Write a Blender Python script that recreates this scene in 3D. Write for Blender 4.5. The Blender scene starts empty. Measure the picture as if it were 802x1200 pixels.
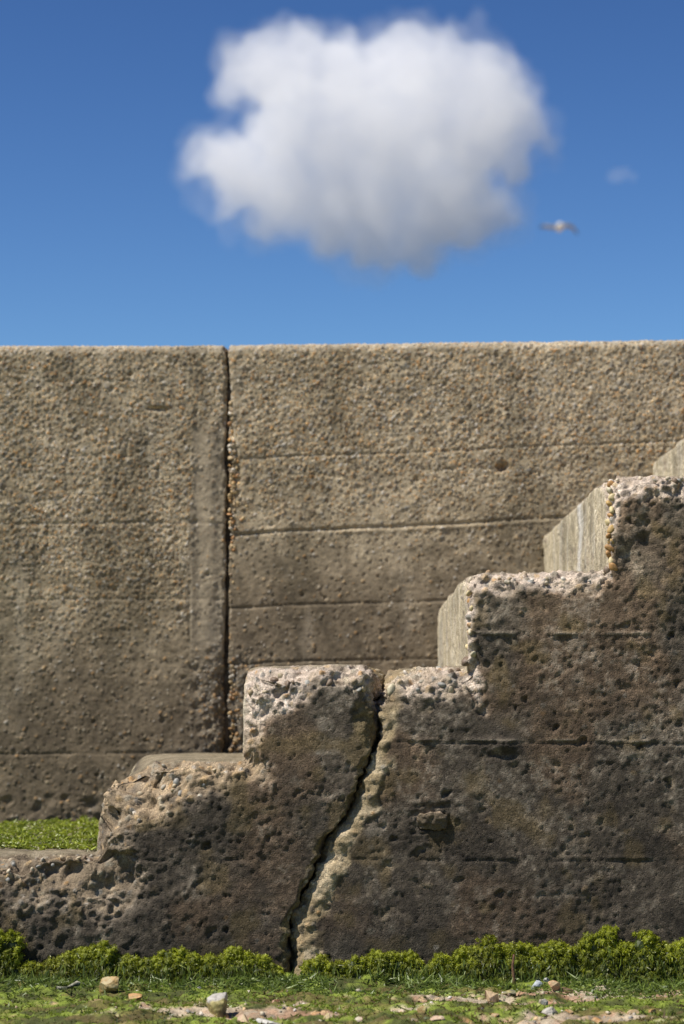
import bpy, bmesh, math, random
import numpy as np
from mathutils import Vector

random.seed(7)
RNG = np.random.default_rng(11)
SC = bpy.context.scene
COL = SC.collection
F32 = np.float32

# ------------------------------------------------------------------ camera model (a real 85 mm lens, low over the foreshore)
EYE = 0.59
FPX = 2833.0
PITCH = math.atan(253.0 / FPX)

def P(px, py, Y):
    """world x, z of the photograph's point (px, py) on the plane y = Y"""
    u = (px - 401) / FPX; v = (600 - py) / FPX
    dy = math.cos(PITCH) - v * math.sin(PITCH)
    dz = math.sin(PITCH) + v * math.cos(PITCH)
    t = Y / dy
    return u * t, EYE + dz * t

def G(px, py, z=0.0):
    """ground point under a photograph point"""
    u = (px - 401) / FPX; v = (600 - py) / FPX
    dy = math.cos(PITCH) - v * math.sin(PITCH)
    dz = math.sin(PITCH) + v * math.cos(PITCH)
    t = (z - EYE) / dz
    return u * t, dy * t

# ------------------------------------------------------------------ numpy noise
def _h(ix, iy, iz, seed):
    h = (ix.astype(np.uint32) * np.uint32(374761393) + iy.astype(np.uint32) * np.uint32(668265263)
         + iz.astype(np.uint32) * np.uint32(2147483647) + np.uint32((seed * 974634777) & 0xffffffff))
    h = (h ^ (h >> np.uint32(13))) * np.uint32(1274126177)
    h = (h ^ (h >> np.uint32(15))) * np.uint32(2246822519)
    return h ^ (h >> np.uint32(16))

def _u(h):
    return (h & np.uint32(0xffffff)).astype(F32) / F32(16777216.0)

def vnoise(p, seed=0):
    """smooth value noise, -1..1"""
    i = np.floor(p).astype(np.int64).astype(np.int32); f = (p - i).astype(F32)
    w = f * f * f * (f * (f * 6 - 15) + 10)
    r = 0
    for dx in (0, 1):
        wx = w[:, 0] if dx else 1 - w[:, 0]
        for dy in (0, 1):
            wy = w[:, 1] if dy else 1 - w[:, 1]
            for dz in (0, 1):
                wz = w[:, 2] if dz else 1 - w[:, 2]
                r = r + wx * wy * wz * _u(_h(i[:, 0] + dx, i[:, 1] + dy, i[:, 2] + dz, seed))
    return r * 2 - 1

def fbm(p, scale, octaves=3, seed=0, gain=0.5):
    r = 0; a = 1.0; t = 0; s = scale
    for o in range(octaves):
        r = r + a * vnoise(p * F32(s) + F32(17.3 * o + 5), seed + o * 31)
        t += a; a *= gain; s *= 2.03
    return r / t * 1.6

def worley(p, scale, seed=0, jit=0.9):
    """distance to the nearest feature (cell units), its random numbers"""
    q = (p * F32(scale)).astype(F32)
    i = np.floor(q).astype(np.int32); f = q - i
    n = len(p)
    best = np.full(n, 9.0, F32); bid = np.zeros(n, np.uint32)
    for dx in (-1, 0, 1):
        for dy in (-1, 0, 1):
            for dz in (-1, 0, 1):
                h = _h(i[:, 0] + dx, i[:, 1] + dy, i[:, 2] + dz, seed)
                ox = (h & np.uint32(1023)).astype(F32) / 1023
                oy = ((h >> np.uint32(10)) & np.uint32(1023)).astype(F32) / 1023
                oz = ((h >> np.uint32(20)) & np.uint32(1023)).astype(F32) / 1023
                d = ((dx + 0.5 + jit * (ox - .5) - f[:, 0]) ** 2 + (dy + 0.5 + jit * (oy - .5) - f[:, 1]) ** 2
                     + (dz + 0.5 + jit * (oz - .5) - f[:, 2]) ** 2)
                m = d < best
                best = np.where(m, d, best); bid = np.where(m, h, bid)
    b2 = _h(bid.view(np.int32), bid.view(np.int32), bid.view(np.int32), 5)
    b3 = _h(b2.view(np.int32), b2.view(np.int32), b2.view(np.int32), 9)
    return np.sqrt(best), _u(b2), _u(b3)

def sstep(a, b, x):
    t = np.clip((x - a) / (b - a), 0, 1)
    return t * t * (3 - 2 * t)

def smax(a, b, k):
    h = np.maximum(k - np.abs(a - b), 0) / k
    return np.maximum(a, b) + h * h * k * 0.25, h

def lerp(a, b, t):
    return a + (b - a) * t

PAL = np.array([[.42, .34, .22], [.62, .56, .47], [.46, .26, .10], [.20, .14, .09], [.27, .26, .23], [.36, .27, .16],
                [.50, .42, .30], [.10, .085, .07], [.55, .38, .20], [.33, .29, .22]], F32)
def pebcol(r):
    return PAL[np.minimum((r * len(PAL)).astype(int), len(PAL) - 1)]

def V(*c):
    return np.array(c, F32)

# ------------------------------------------------------------------ object helpers
def tag(o, label=None, cat=None, group=None, kind=None):
    if label: o['label'] = label
    if cat: o['category'] = cat
    if group: o['group'] = group
    if kind: o['kind'] = kind
    return o

def mesh_obj(name, verts, faces, mat, loc=(0, 0, 0), parent=None, col=None, smooth=True, attrs=None):
    """verts (n,3) in world space, faces (m,k) of one size; the origin is put at loc"""
    verts = np.asarray(verts, np.float64)
    faces = np.asarray(faces, np.int32)
    me = bpy.data.meshes.new(name)
    n, m, k = len(verts), len(faces), faces.shape[1]
    me.vertices.add(n); me.loops.add(m * k); me.polygons.add(m)
    off = np.array(loc, np.float64)
    me.vertices.foreach_set('co', (verts - off).astype(F32).ravel())
    me.loops.foreach_set('vertex_index', faces.ravel())
    me.polygons.foreach_set('loop_start', np.arange(0, m * k, k, dtype=np.int32))
    me.update(calc_edges=True)
    me.polygons.foreach_set('use_smooth', np.full(m, bool(smooth)))
    if col is not None:
        a = me.color_attributes.new('tint', 'FLOAT_COLOR', 'POINT')
        c4 = np.ones((n, 4), F32); c4[:, :np.shape(col)[1]] = col; c4[:, :3] *= .87
        a.data.foreach_set('color', c4.ravel())
    me.validate()
    me.materials.append(mat)
    o = bpy.data.objects.new(name, me); COL.objects.link(o)
    if parent is not None:
        o.parent = parent
        o.location = off - np.array(parent.location)
    else:
        o.location = off
    return o

def voxel_hull(bm, voxel):
    """the surface of a solid as an even quad mesh -> verts, faces (numpy)"""
    me = bpy.data.meshes.new('hull'); bm.to_mesh(me); bm.free()
    o = bpy.data.objects.new('hull', me); COL.objects.link(o)
    md = o.modifiers.new('r', 'REMESH'); md.mode = 'VOXEL'; md.voxel_size = voxel; md.adaptivity = 0; md.use_smooth_shade = True
    dg = bpy.context.evaluated_depsgraph_get(); ev = o.evaluated_get(dg); m2 = ev.to_mesh()
    n = len(m2.vertices); v = np.empty(n * 3, F32); m2.vertices.foreach_get('co', v); v = v.reshape(-1, 3)
    nl = len(m2.loops); li = np.empty(nl, np.int32); m2.loops.foreach_get('vertex_index', li)
    tot = np.empty(len(m2.polygons), np.int32); m2.polygons.foreach_get('loop_total', tot)
    st = np.empty(len(m2.polygons), np.int32); m2.polygons.foreach_get('loop_start', st)
    q = st[tot == 4]
    faces = li[q[:, None] + np.arange(4)[None, :]]
    ev.to_mesh_clear(); bpy.data.objects.remove(o); bpy.data.meshes.remove(me)
    return v, faces

def keep_faces(v, f, mask):
    f = f[mask[f].all(axis=1)]
    used = np.unique(f); mp = np.full(len(v), -1, np.int64); mp[used] = np.arange(len(used))
    return v[used], mp[f]

def grad(fn, p, e=0.002):
    f0 = fn(p)
    g = np.empty_like(p)
    for i in range(3):
        q = p.copy(); q[:, i] += e
        g[:, i] = (fn(q) - f0) / e
    return f0, g

def relax(p, f, n):
    e = np.concatenate([f[:, [0, 1]], f[:, [1, 2]], f[:, [2, 3]], f[:, [3, 0]]])
    s = np.zeros_like(p); c = np.zeros(len(p), F32)
    for a, b in ((0, 1), (1, 0)):
        for k in range(3): s[:, k] += np.bincount(e[:, a], weights=p[e[:, b], k], minlength=len(p)).astype(F32)
        c += np.bincount(e[:, a], minlength=len(p)).astype(F32)
    m = s / np.maximum(c, 1)[:, None]
    return m

def project(fn, p, it=4, faces=None, rmask=None):
    if faces is not None:
        for _ in range(7):
            for _k in range(2):
                q = relax(p, faces, 1); p = p + (q - p) * (.6 * rmask(p))[:, None]
            f0, g = grad(fn, p)
            l2 = np.maximum((g * g).sum(1), 0.3)
            p = p - g * (np.clip(f0, -.012, .012) / l2)[:, None]
    for _ in range(it):
        f0, g = grad(fn, p)
        l2 = np.maximum((g * g).sum(1), 0.25)
        p = p - g * (np.clip(f0, -.03, .03) / l2)[:, None]
    f0, g = grad(fn, p)
    return p, g / np.maximum(np.linalg.norm(g, axis=1), 1e-6)[:, None]

# ------------------------------------------------------------------ materials
def new_mat(name):
    m = bpy.data.materials.new(name); m.use_nodes = True
    nt = m.node_tree; b = nt.nodes['Principled BSDF']
    return m, nt, b

def N(nt, t, **kw):
    n = nt.nodes.new(t)
    for k, v in kw.items():
        if k.startswith('i_'): n.inputs[k[2:].replace('_', ' ')].default_value = v
        else: setattr(n, k, v)
    return n

def surface_mat(name, rough=0.9, grit=260, lo=0.6, hi=1.35, bump=0.0012, spec=0.3, tint=None, big=18, pebbles=0, speck=0):
    """the surface's own colour (a per-point tint) broken up by fine procedural grain, with bump"""
    m, nt, b = new_mat(name); L = nt.links
    tc = N(nt, 'ShaderNodeTexCoord')
    n1 = N(nt, 'ShaderNodeTexNoise', i_Scale=grit, i_Detail=4.0, i_Roughness=0.65)
    n2 = N(nt, 'ShaderNodeTexNoise', i_Scale=big, i_Detail=5.0, i_Roughness=0.6)
    vo = N(nt, 'ShaderNodeTexVoronoi', i_Scale=grit * 0.8)
    for n in (n1, n2, vo): L.new(tc.outputs['Object'], n.inputs['Vector'])
    mr = N(nt, 'ShaderNodeMapRange'); mr.inputs['From Min'].default_value = .3; mr.inputs['From Max'].default_value = .7
    mr.inputs['To Min'].default_value = lo; mr.inputs['To Max'].default_value = hi
    L.new(n1.outputs['Fac'], mr.inputs['Value'])
    mr2 = N(nt, 'ShaderNodeMapRange'); mr2.inputs['From Min'].default_value = .3; mr2.inputs['From Max'].default_value = .7
    mr2.inputs['To Min'].default_value = .85; mr2.inputs['To Max'].default_value = 1.15
    L.new(n2.outputs['Fac'], mr2.inputs['Value'])
    mu = N(nt, 'ShaderNodeMath', operation='MULTIPLY'); L.new(mr.outputs[0], mu.inputs[0]); L.new(mr2.outputs[0], mu.inputs[1])
    if tint is None:
        src = N(nt, 'ShaderNodeAttribute', attribute_name='tint').outputs['Color']
    else:
        rg = N(nt, 'ShaderNodeValToRGB'); L.new(n2.outputs['Fac'], rg.inputs['Fac'])
        els = rg.color_ramp.elements
        els[0].position = .35; els[1].position = .65
        els[0].color = (*tint[0], 1); els[1].color = (*tint[-1], 1)
        if len(tint) == 3:
            e = els.new(.5); e.color = (*tint[1], 1)
        src = rg.outputs['Color']
    vm = N(nt, 'ShaderNodeVectorMath', operation='SCALE'); L.new(src, vm.inputs[0]); L.new(mu.outputs[0], vm.inputs['Scale'])
    L.new(vm.outputs[0], b.inputs['Base Color'])
    b.inputs['Roughness'].default_value = rough; b.inputs['Specular IOR Level'].default_value = spec
    if speck:
        # crusts of pale lichen and salt, broken into grains, and dark pores
        s1 = N(nt, 'ShaderNodeTexNoise', i_Scale=230.0, i_Detail=3.0, i_Roughness=.7); s2 = N(nt, 'ShaderNodeTexNoise', i_Scale=11.0, i_Detail=6.0, i_Roughness=.65, i_Distortion=.6)
        s3 = N(nt, 'ShaderNodeTexVoronoi', i_Scale=150.0)
        for n in (s1, s2, s3): L.new(tc.outputs['Object'], n.inputs['Vector'])
        def ramp(out, a, b_):
            r_ = N(nt, 'ShaderNodeMapRange'); r_.inputs['From Min'].default_value = a; r_.inputs['From Max'].default_value = b_; L.new(out, r_.inputs['Value']); return r_.outputs[0]
        sm = N(nt, 'ShaderNodeMath', operation='MULTIPLY'); L.new(ramp(s1.outputs['Fac'], .50, .60), sm.inputs[0]); L.new(ramp(s2.outputs['Fac'], .50, .66), sm.inputs[1])
        sf = N(nt, 'ShaderNodeMath', operation='MULTIPLY_ADD'); sf.inputs[1].default_value = speck; sf.inputs[2].default_value = 1.0; L.new(sm.outputs[0], sf.inputs[0])
        sd_ = N(nt, 'ShaderNodeMapRange'); sd_.inputs['From Min'].default_value = .10; sd_.inputs['From Max'].default_value = .22; sd_.inputs['To Min'].default_value = .45; sd_.inputs['To Max'].default_value = 1; L.new(s3.outputs['Distance'], sd_.inputs['Value'])
        sg = N(nt, 'ShaderNodeMath', operation='MULTIPLY'); L.new(sf.outputs[0], sg.inputs[0]); L.new(sd_.outputs[0], sg.inputs[1])
        vm3 = N(nt, 'ShaderNodeVectorMath', operation='SCALE'); L.new(vm.outputs[0], vm3.inputs[0]); L.new(sg.outputs[0], vm3.inputs['Scale'])
        vm4 = N(nt, 'ShaderNodeVectorMath', operation='MINIMUM'); vm4.inputs[1].default_value = (.75, .70, .63); L.new(vm3.outputs[0], vm4.inputs[0])
        vm = vm4; L.new(vm.outputs[0], b.inputs['Base Color'])
    if bump:
        n3 = N(nt, 'ShaderNodeTexNoise', i_Scale=grit * .35, i_Detail=7.0, i_Roughness=0.72, i_Distortion=.4)
        L.new(tc.outputs['Object'], n3.inputs['Vector'])
        pm = N(nt, 'ShaderNodeMapRange'); pm.inputs['From Min'].default_value = 0; pm.inputs['From Max'].default_value = .28
        pm.inputs['To Min'].default_value = -.35; pm.inputs['To Max'].default_value = 0
        v2 = N(nt, 'ShaderNodeTexVoronoi', i_Scale=grit * .42); v2.inputs['Randomness'].default_value = 1
        L.new(tc.outputs['Object'], v2.inputs['Vector']); L.new(v2.outputs['Distance'], pm.inputs['Value'])
        ad = N(nt, 'ShaderNodeMath', operation='ADD'); L.new(n3.outputs['Fac'], ad.inputs[0]); L.new(pm.outputs[0], ad.inputs[1])
        bp = N(nt, 'ShaderNodeBump', i_Strength=1.0, i_Distance=bump * 2.2); L.new(ad.outputs[0], bp.inputs['Height'])
        L.new(bp.outputs['Normal'], b.inputs['Normal'])
        if pebbles:
            v3 = N(nt, 'ShaderNodeTexVoronoi', i_Scale=pebbles); L.new(tc.outputs['Object'], v3.inputs['Vector'])
            rp_ = N(nt, 'ShaderNodeValToRGB'); rp_.color_ramp.interpolation = 'CONSTANT'
            sp_ = N(nt, 'ShaderNodeSeparateColor'); L.new(v3.outputs['Color'], sp_.inputs[0]); L.new(sp_.outputs[0], rp_.inputs['Fac'])
            els = rp_.color_ramp.elements; cols_ = [(.40, .32, .21), (.78, .72, .60), (.22, .15, .08), (.15, .13, .10), (.48, .27, .10), (.34, .29, .22), (.10, .085, .07)]
            els[0].color = (*cols_[0], 1); els[1].position = 1 / 7; els[1].color = (*cols_[1], 1)
            for q_ in range(2, 7):
                e_ = els.new(q_ / 7); e_.color = (*cols_[q_], 1)
            mk = N(nt, 'ShaderNodeMapRange'); mk.inputs['From Min'].default_value = .42; mk.inputs['From Max'].default_value = .28
            mk.inputs['To Min'].default_value = 0; mk.inputs['To Max'].default_value = 1
            L.new(v3.outputs['Distance'], mk.inputs['Value'])
            gt = N(nt, 'ShaderNodeMath', operation='GREATER_THAN'); gt.inputs[1].default_value = .35; L.new(sp_.outputs[1], gt.inputs[0])
            mm = N(nt, 'ShaderNodeMath', operation='MULTIPLY'); L.new(mk.outputs[0], mm.inputs[0]); L.new(gt.outputs[0], mm.inputs[1])
            at = N(nt, 'ShaderNodeAttribute', attribute_name='tint'); 
            m5 = N(nt, 'ShaderNodeMath', operation='MULTIPLY'); L.new(at.outputs['Alpha'], m5.inputs[1]); L.new(mm.outputs[0], m5.inputs[0])
            mx = N(nt, 'ShaderNodeMix', data_type='RGBA'); L.new(m5.outputs[0], mx.inputs[0]); L.new(vm.outputs[0], mx.inputs[6])
            # the small aggregate keeps to the local tone (damp parts stay darker)
            sc2 = N(nt, 'ShaderNodeVectorMath', operation='MULTIPLY'); L.new(rp_.outputs[0], sc2.inputs[0])
            k2_ = N(nt, 'ShaderNodeVectorMath', operation='SCALE'); k2_.inputs['Scale'].default_value = 3.4; L.new(at.outputs['Color'], k2_.inputs[0])
            L.new(k2_.outputs[0], sc2.inputs[1]); L.new(sc2.outputs[0], mx.inputs[7])
            L.new(mx.outputs[2], b.inputs['Base Color'])
            a2 = N(nt, 'ShaderNodeMath', operation='MULTIPLY_ADD'); a2.inputs[1].default_value = 1.6; L.new(m5.outputs[0], a2.inputs[0]); L.new(ad.outputs[0], a2.inputs[2])
            L.new(a2.outputs[0], bp.inputs['Height'])
    return m

M_STEP = surface_mat('weathered_step_concrete', grit=300, bump=0.0032, lo=.6, hi=1.35, speck=1.1)
M_WALL = surface_mat('pebbly_wall_concrete', grit=520, bump=0.0009, pebbles=165, lo=.75, hi=1.25)
M_GROUND = surface_mat('foreshore_ground', grit=220, rough=.8, bump=0.002, big=30)

def leaf_mat(name, ca, cb, rough=.45, trans=.35, tintattr=True):
    m, nt, b = new_mat(name); L = nt.links
    src = N(nt, 'ShaderNodeAttribute', attribute_name='tint').outputs['Color']
    tc = N(nt, 'ShaderNodeTexCoord'); n1 = N(nt, 'ShaderNodeTexNoise', i_Scale=120.0, i_Detail=2.0)
    L.new(tc.outputs['Object'], n1.inputs['Vector'])
    mr = N(nt, 'ShaderNodeMapRange'); mr.inputs['From Min'].default_value = .3; mr.inputs['From Max'].default_value = .7
    mr.inputs['To Min'].default_value = .7; mr.inputs['To Max'].default_value = 1.25
    L.new(n1.outputs['Fac'], mr.inputs['Value'])
    vm = N(nt, 'ShaderNodeVectorMath', operation='SCALE'); L.new(src, vm.inputs[0]); L.new(mr.outputs[0], vm.inputs['Scale'])
    L.new(vm.outputs[0], b.inputs['Base Color'])
    b.inputs['Roughness'].default_value = rough
    tr = N(nt, 'ShaderNodeBsdfTranslucent'); L.new(vm.outputs[0], tr.inputs['Color'])
    mx = N(nt, 'ShaderNodeMixShader'); mx.inputs[0].default_value = trans
    L.new(b.outputs[0], mx.inputs[1]); L.new(tr.outputs[0], mx.inputs[2])
    L.new(mx.outputs[0], nt.nodes['Material Output'].inputs['Surface'])
    return m
M_ALGAE = leaf_mat('wet_green_algae', None, None)

# ------------------------------------------------------------------ the stairs
Y0 = 5.67          # plane of the stair's near face
YW = 7.50          # face of the sea wall
def SX(px): return P(px, 853, Y0)[0]
def SZ(py): return P(401, py, Y0)[1]

# x of riser, top of tread, edge rounding riser/tread, broken bevel tread/front
STEPS = [(SX(-120), SZ(1003), .05, .13), (SX(106), SZ(892), .22, .19), (SX(284), SZ(779), .10, .10),
         (SX(549), SZ(668), .080, .085), (SX(714), SZ(555), .055, .060), (SX(885), SZ(444), .03, .04),
         (SX(1055), SZ(332), .03, .04), (SX(1225), SZ(262), .03, .04)]
KSIDE = [1, .9, .8, .35, .5, .6, .6, .6]
XEND = 3.4
CR = np.array([[470, 700], [458, 782], [441, 822], [437, 840], [442, 862], [432, 885], [418, 915], [408, 948], [384, 985], [366, 1030],
               [347, 1070], [342, 1100], [341, 1150], [338, 1230]], float)
CRX = np.array([P(a, b, Y0)[0] for a, b in CR]); CRZ = np.array([P(a, b, Y0)[1] for a, b in CR])
def crack_x(p):
    z = p[:, 2]
    x = np.interp(z, CRZ[::-1], CRX[::-1]).astype(F32)
    q = p.copy(); q[:, 0] = 0; q[:, 1] *= .6
    return x + vnoise(q * F32(45), 77) * F32(.0070) + vnoise(q * F32(16), 78) * F32(.009) + vnoise(q * F32(95), 79) * F32(.0035)
GAPZ = [SZ(1150), SZ(1095), SZ(1040), SZ(900), SZ(860), SZ(835), SZ(810), SZ(770)]
GAPW = [.008, .005, .0008, .0008, .005, .010, .005, .006]
KRZ = [SZ(1150), SZ(1000), SZ(890), SZ(850), SZ(780)]

def stair_sdf(p, side, full=False):
    x, y, z = p[:, 0], p[:, 1], p[:, 2]
    near = 1 - sstep(0.03, 0.28, y - Y0)
    nz = vnoise(p * F32(9), 3) * .6 + vnoise(p * F32(24), 4) * .35
    f = None; brk = np.zeros_like(x)
    front = Y0 - y
    for i, (sx, sz, krt, kf) in enumerate(STEPS):
        if i > 5: nzz = 0
        else: nzz = nz
        nr = near if i != 1 else 1 - .8 * sstep(.35, 1.3, y - Y0)
        k1 = np.maximum(lerp(.022, krt, nr) * (1 + .5 * nzz * near), .006)
        m, h1 = smax(sx - x, z - sz, k1)
        h1 = h1 * sstep(-.05, -.02, m)
        kk = kf
        if i == 1: kk = lerp(.20, .06, sstep(SX(150), SX(260), x))
        if i == 2: kk = kf * lerp(1.0, 1.35, sstep(SX(420), SX(450), x) * (1 - sstep(SX(500), SX(560), x)))
        if i == 3: kk = kf * lerp(1.3, .8, sstep(SX(560), SX(680), x))
        kk = lerp(kk * KSIDE[i], kk, sstep(-.02, .03, (z - sz) - (sx - x)))
        k2 = np.maximum(kk * (1 + (.9 if i != 1 else .45) * nzz), .008)
        m, h2 = smax(m, front, k2)
        # the tread itself counts as broken close to the near edge
        hb = np.maximum(h2, h1 * near)
        if f is None: f = m; brk = hb
        else:
            lt = m < f
            f = np.where(lt, m, f); brk = np.where(lt, hb, brk)
    c = (x - crack_x(p)) * F32(.9)
    g = np.interp(z, GAPZ, GAPW).astype(F32) * .5
    if side < 0:
        k = np.interp(z, KRZ, [.03, .016, .014, .045, .065]).astype(F32) * (1 + .7 * nz)
        f, h = smax(f, c + g, np.maximum(k, .008))
    else:
        k = np.interp(z, KRZ, [.05, .055, .055, .065, .08]).astype(F32) * (1 + .6 * nz)
        f, h = smax(f, g - c, np.maximum(k, .01))
    f = np.maximum(np.maximum(f, -.12 - z), np.maximum(y - YW, x - XEND))
    if full: return f, brk, h, c
    return f

def warp_y(y, k=0.22, d=.30):      # compress depth beyond the near 30 cm, so the voxels are spent where they show
    t = y - Y0
    return Y0 + np.where(t < d, t, d + (t - d) * k)
def unwarp_y(y, k=0.22, d=.30):
    t = y - Y0
    return Y0 + np.where(t < d, t, d + (t - d) / k)

def prism(poly, y0, y1):
    bm = bmesh.new()
    a = [bm.verts.new((x, y0, z)) for x, z in poly]; b = [bm.verts.new((x, y1, z)) for x, z in poly]
    bm.faces.new(a); bm.faces.new(b[::-1])
    n = len(poly)
    for i in range(n):
        j = (i + 1) % n
        bm.faces.new((a[j], a[i], b[i], b[j]))
    bmesh.ops.recalc_face_normals(bm, faces=bm.faces)
    return bm

XFINE = SX(860)
def warp_x(x, k=.35): return np.where(x > XFINE, XFINE + (x - XFINE) * k, x)
def unwarp_x(x, k=.35): return np.where(x > XFINE, XFINE + (x - XFINE) / k, x)

def profile(side):
    crack = [(x, z) for x, z in zip(CRX, CRZ)]
    if side < 0:
        pts = [(STEPS[0][0], -.12), (STEPS[0][0], STEPS[0][1]), (STEPS[1][0], STEPS[0][1])] + [(STEPS[1][0] + a_, STEPS[1][1] - b_) for a_, b_ in ((0, .17), (.012, .09), (.038, .038), (.09, .012), (.17, 0))] + [
               (STEPS[2][0], STEPS[1][1]), (STEPS[2][0], STEPS[2][1])]
        pts += [(x - .002, z) for x, z in [(SX(458), SZ(779))] + [c for c in crack if SZ(1200) < c[1] < SZ(800)]]
        pts += [(SX(338), -.12)]
    else:
        pts = [(SX(338), -.12)] + [c for c in crack[::-1] if SZ(1200) < c[1] < SZ(800)] + [(SX(458), STEPS[2][1])]
        for i in range(3, len(STEPS)):
            pts += [(STEPS[i][0], STEPS[i - 1][1]), (STEPS[i][0], STEPS[i][1])]
        pts += [(XEND, STEPS[-1][1]), (XEND, -.12)]
    return [(float(warp_x(np.array(x))), z) for x, z in pts]

BOXES = []
def stair_piece(side, voxel):
    bm = prism(profile(side), Y0, float(warp_y(np.array(YW))))
    v, f = voxel_hull(bm, voxel)
    v[:, 1] = unwarp_y(v[:, 1]); v[:, 0] = unwarp_x(v[:, 0])
    v = v.astype(F32)
    keep = (v[:, 2] > -.10) & (v[:, 1] < YW - .03)
    v, f = keep_faces(v, f, keep)
    fn = lambda p: stair_sdf(p, side)
    v, n = project(fn, v, 4, f, lambda q: ((q[:, 1] < Y0 + .27) & (q[:, 2] > -.07)).astype(F32))
    _, h, hc, c = stair_sdf(v, side, True)
    x, y, z = v[:, 0], v[:, 1], v[:, 2]
    dist = np.where(c * side > 0, np.abs(c), 0)
    nz = fbm(v, 30, 3, 21)
    brk = sstep(.05, .38, h + nz * .22)
    lip = np.maximum(sstep(.12, .42, hc + nz * .22), sstep(.062, .046, np.abs(c) + nz * .018) * (c > 0) * sstep(SZ(880), SZ(900), z)) if side > 0 else sstep(.22, .50, hc + nz * .18) * (1 - brk * .3)
    brk_all = np.maximum(brk, lip)
    face = sstep(.75, .93, -n[:, 1]) * (1 - brk_all)
    riser = sstep(.7, .9, -n[:, 0]) * (1 - brk_all)
    tread = sstep(.7, .9, n[:, 2]) * (1 - brk_all)
    # --- relief
    big = fbm(v, 7, 3, 40); med = fbm(v, 38, 3, 41); fine = fbm(v, 120, 2, 42)
    d1, r1, r1b = worley(v + med[:, None] * F32(.003), 58, 51)          # pebbles, about 17 mm
    d2, r2, r2b = worley(v + med[:, None] * F32(.006), 27, 52)          # holes, about 37 mm
    d3, r3, r3b = worley(v * V(1, 1, 1.15) + med[:, None] * F32(.010) + fine[:, None] * F32(.003), 31, 53)
    rad = .28 + .3 * r1
    peb = np.clip(1 - (d1 / rad) ** 2, 0, 1); pebm = sstep(.0, .25, peb)
    hole = np.clip(1 - (d2 / (.22 + .42 * r2)) ** 2, 0, 1)
    coarse = np.clip(1.25 - sstep(SX(300), SX(420), x), .3, 1) * sstep(SZ(1080), SZ(1000), z) + .0
    D = big * .004 + med * .0011 + fine * .0007
    D += brk * (fbm(v, 20, 3, 43) * .006 + med * .0035 + fine * .0016 + np.sqrt(peb) * np.where(r1b > .3, .0046, -.005) - np.abs(fbm(v, 34, 4, 46, .62)) * .011 - hole * .010 * (.4 + .8 * coarse))
    D += lip * (1 - brk) * (fbm(v, 24, 3, 44) * .006 + med * .002 + fine * .001 + np.sqrt(peb) * np.where(r1b > .6, .004, -.001))
    # pitted face
    pitty = sstep(-.15, .55, fbm(v, 5.5, 3, 60) + .55 * sstep(SX(330), SX(130), x) + .35 * sstep(SZ(900), SZ(760), z) * sstep(SX(420), SX(520), x))
    pr = (.05 + .33 * r3 ** 2.5) * (1 + .45 * med)
    pit = np.clip(1 - (d3 / pr) ** 2, 0, 1) * (r3b < .05 + .32 * pitty)
    d4, r4, r4b = worley(v + med[:, None] * F32(.002), 90, 54)
    pit4 = np.clip(1 - (d4 / (.15 + .3 * r4)) ** 2, 0, 1) * (r4b < .2 + .35 * pitty)
    grain = np.clip(1 - (d1 / .5) ** 2, 0, 1)
    D += (1 - brk_all) * (-pit * .009 * (.5 + r3) - pit4 * .004) * np.where(face > .1, 1.0, .75)
    D += face * pitty * (np.where(r1b > .55, 1, -.6) * peb * .0022 + fbm(v, 60, 2, 61) * .0012)
    # big rough patches low on the left: honeycombed face
    hc_l = sstep(SX(250), SX(30), x) * sstep(SZ(1000), SZ(1040), z) * face
    D += hc_l * (fbm(v, 38, 4, 62) * .005 - hole * .003)
    # board marks of the shuttering
    zz = z + fbm(v * V(1, 1, 0), 3, 2, 70) * .004 + med * .0022
    def ridge(py, w): return np.exp(-((zz - SZ(py)) / w) ** 2)
    brokenline = sstep(-.25, .45, fbm(v * V(1, 0, 0), 16, 4, 71))
    xr = sstep(SX(550), SX(570), x)
    D += face * (ridge(740, .0030) * .0050 * xr * brokenline)
    D += face * (ridge(866, .003) * .004 * brokenline - ridge(869.5, .003) * .0024) * sstep(SX(440), SX(470), x)
    D += face * (-ridge(1007, .0032) * .0032 * (.2 + .8 * brokenline) * sstep(SX(110), SX(140), x) + ridge(1003, .003) * .0025 * brokenline * sstep(SX(640), SX(700), x))
    low = sstep(SZ(868), SZ(871), zz) * 0
    # step in the face: the lowest lifts stand a few mm proud
    D += face * (sstep(SZ(866), SZ(872), -zz + SZ(866) + SZ(872)) * 0)
    # cast-in block with an open joint round it
    bx, bz = SX(507), SZ(963)
    ux, uz = (x - bx) / .034 + med * .3, (z - bz) / .0205 + med * .3
    e = np.maximum(np.abs(ux), np.abs(uz))
    blk = (1 - sstep(.80, 1.0, e)); ring = np.exp(-((e - 1.18) / .16) ** 2)
    D += face * (-blk * .012 - ring * .008 * np.clip(.5 + med, 0, 1))
    # ledge chips that catch the sun
    for (qx, qy, w, hh, a) in ((585, 872, .05, .012, .009), (590, 885, .035, .008, -.008), (510, 945, .05, .006, -.006), (760, 625, .02, .04, -.012),
                               (735, 655, .02, .035, -.010), (560, 930, .02, .01, .004), (600, 1015, .015, .012, -.008), (125, 925, .02, .02, -.012)):
        D += face * a * np.exp(-(((x - SX(qx)) / w) ** 2 + ((z - SZ(qy)) / hh) ** 2)) * (1 + med)
    v2 = v + n * D[:, None].astype(F32)
    # --- colour of the concrete, with some sunlit brightness painted in
    m1 = fbm(v, 9, 4, 80); m2 = fbm(v, 28, 4, 81); m3 = fbm(v, 90, 3, 82)
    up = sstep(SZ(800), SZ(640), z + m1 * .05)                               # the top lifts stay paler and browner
    dark = lerp(V(.104, .083, .060)[None], V(.168, .133, .092)[None], up[:, None])
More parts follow.
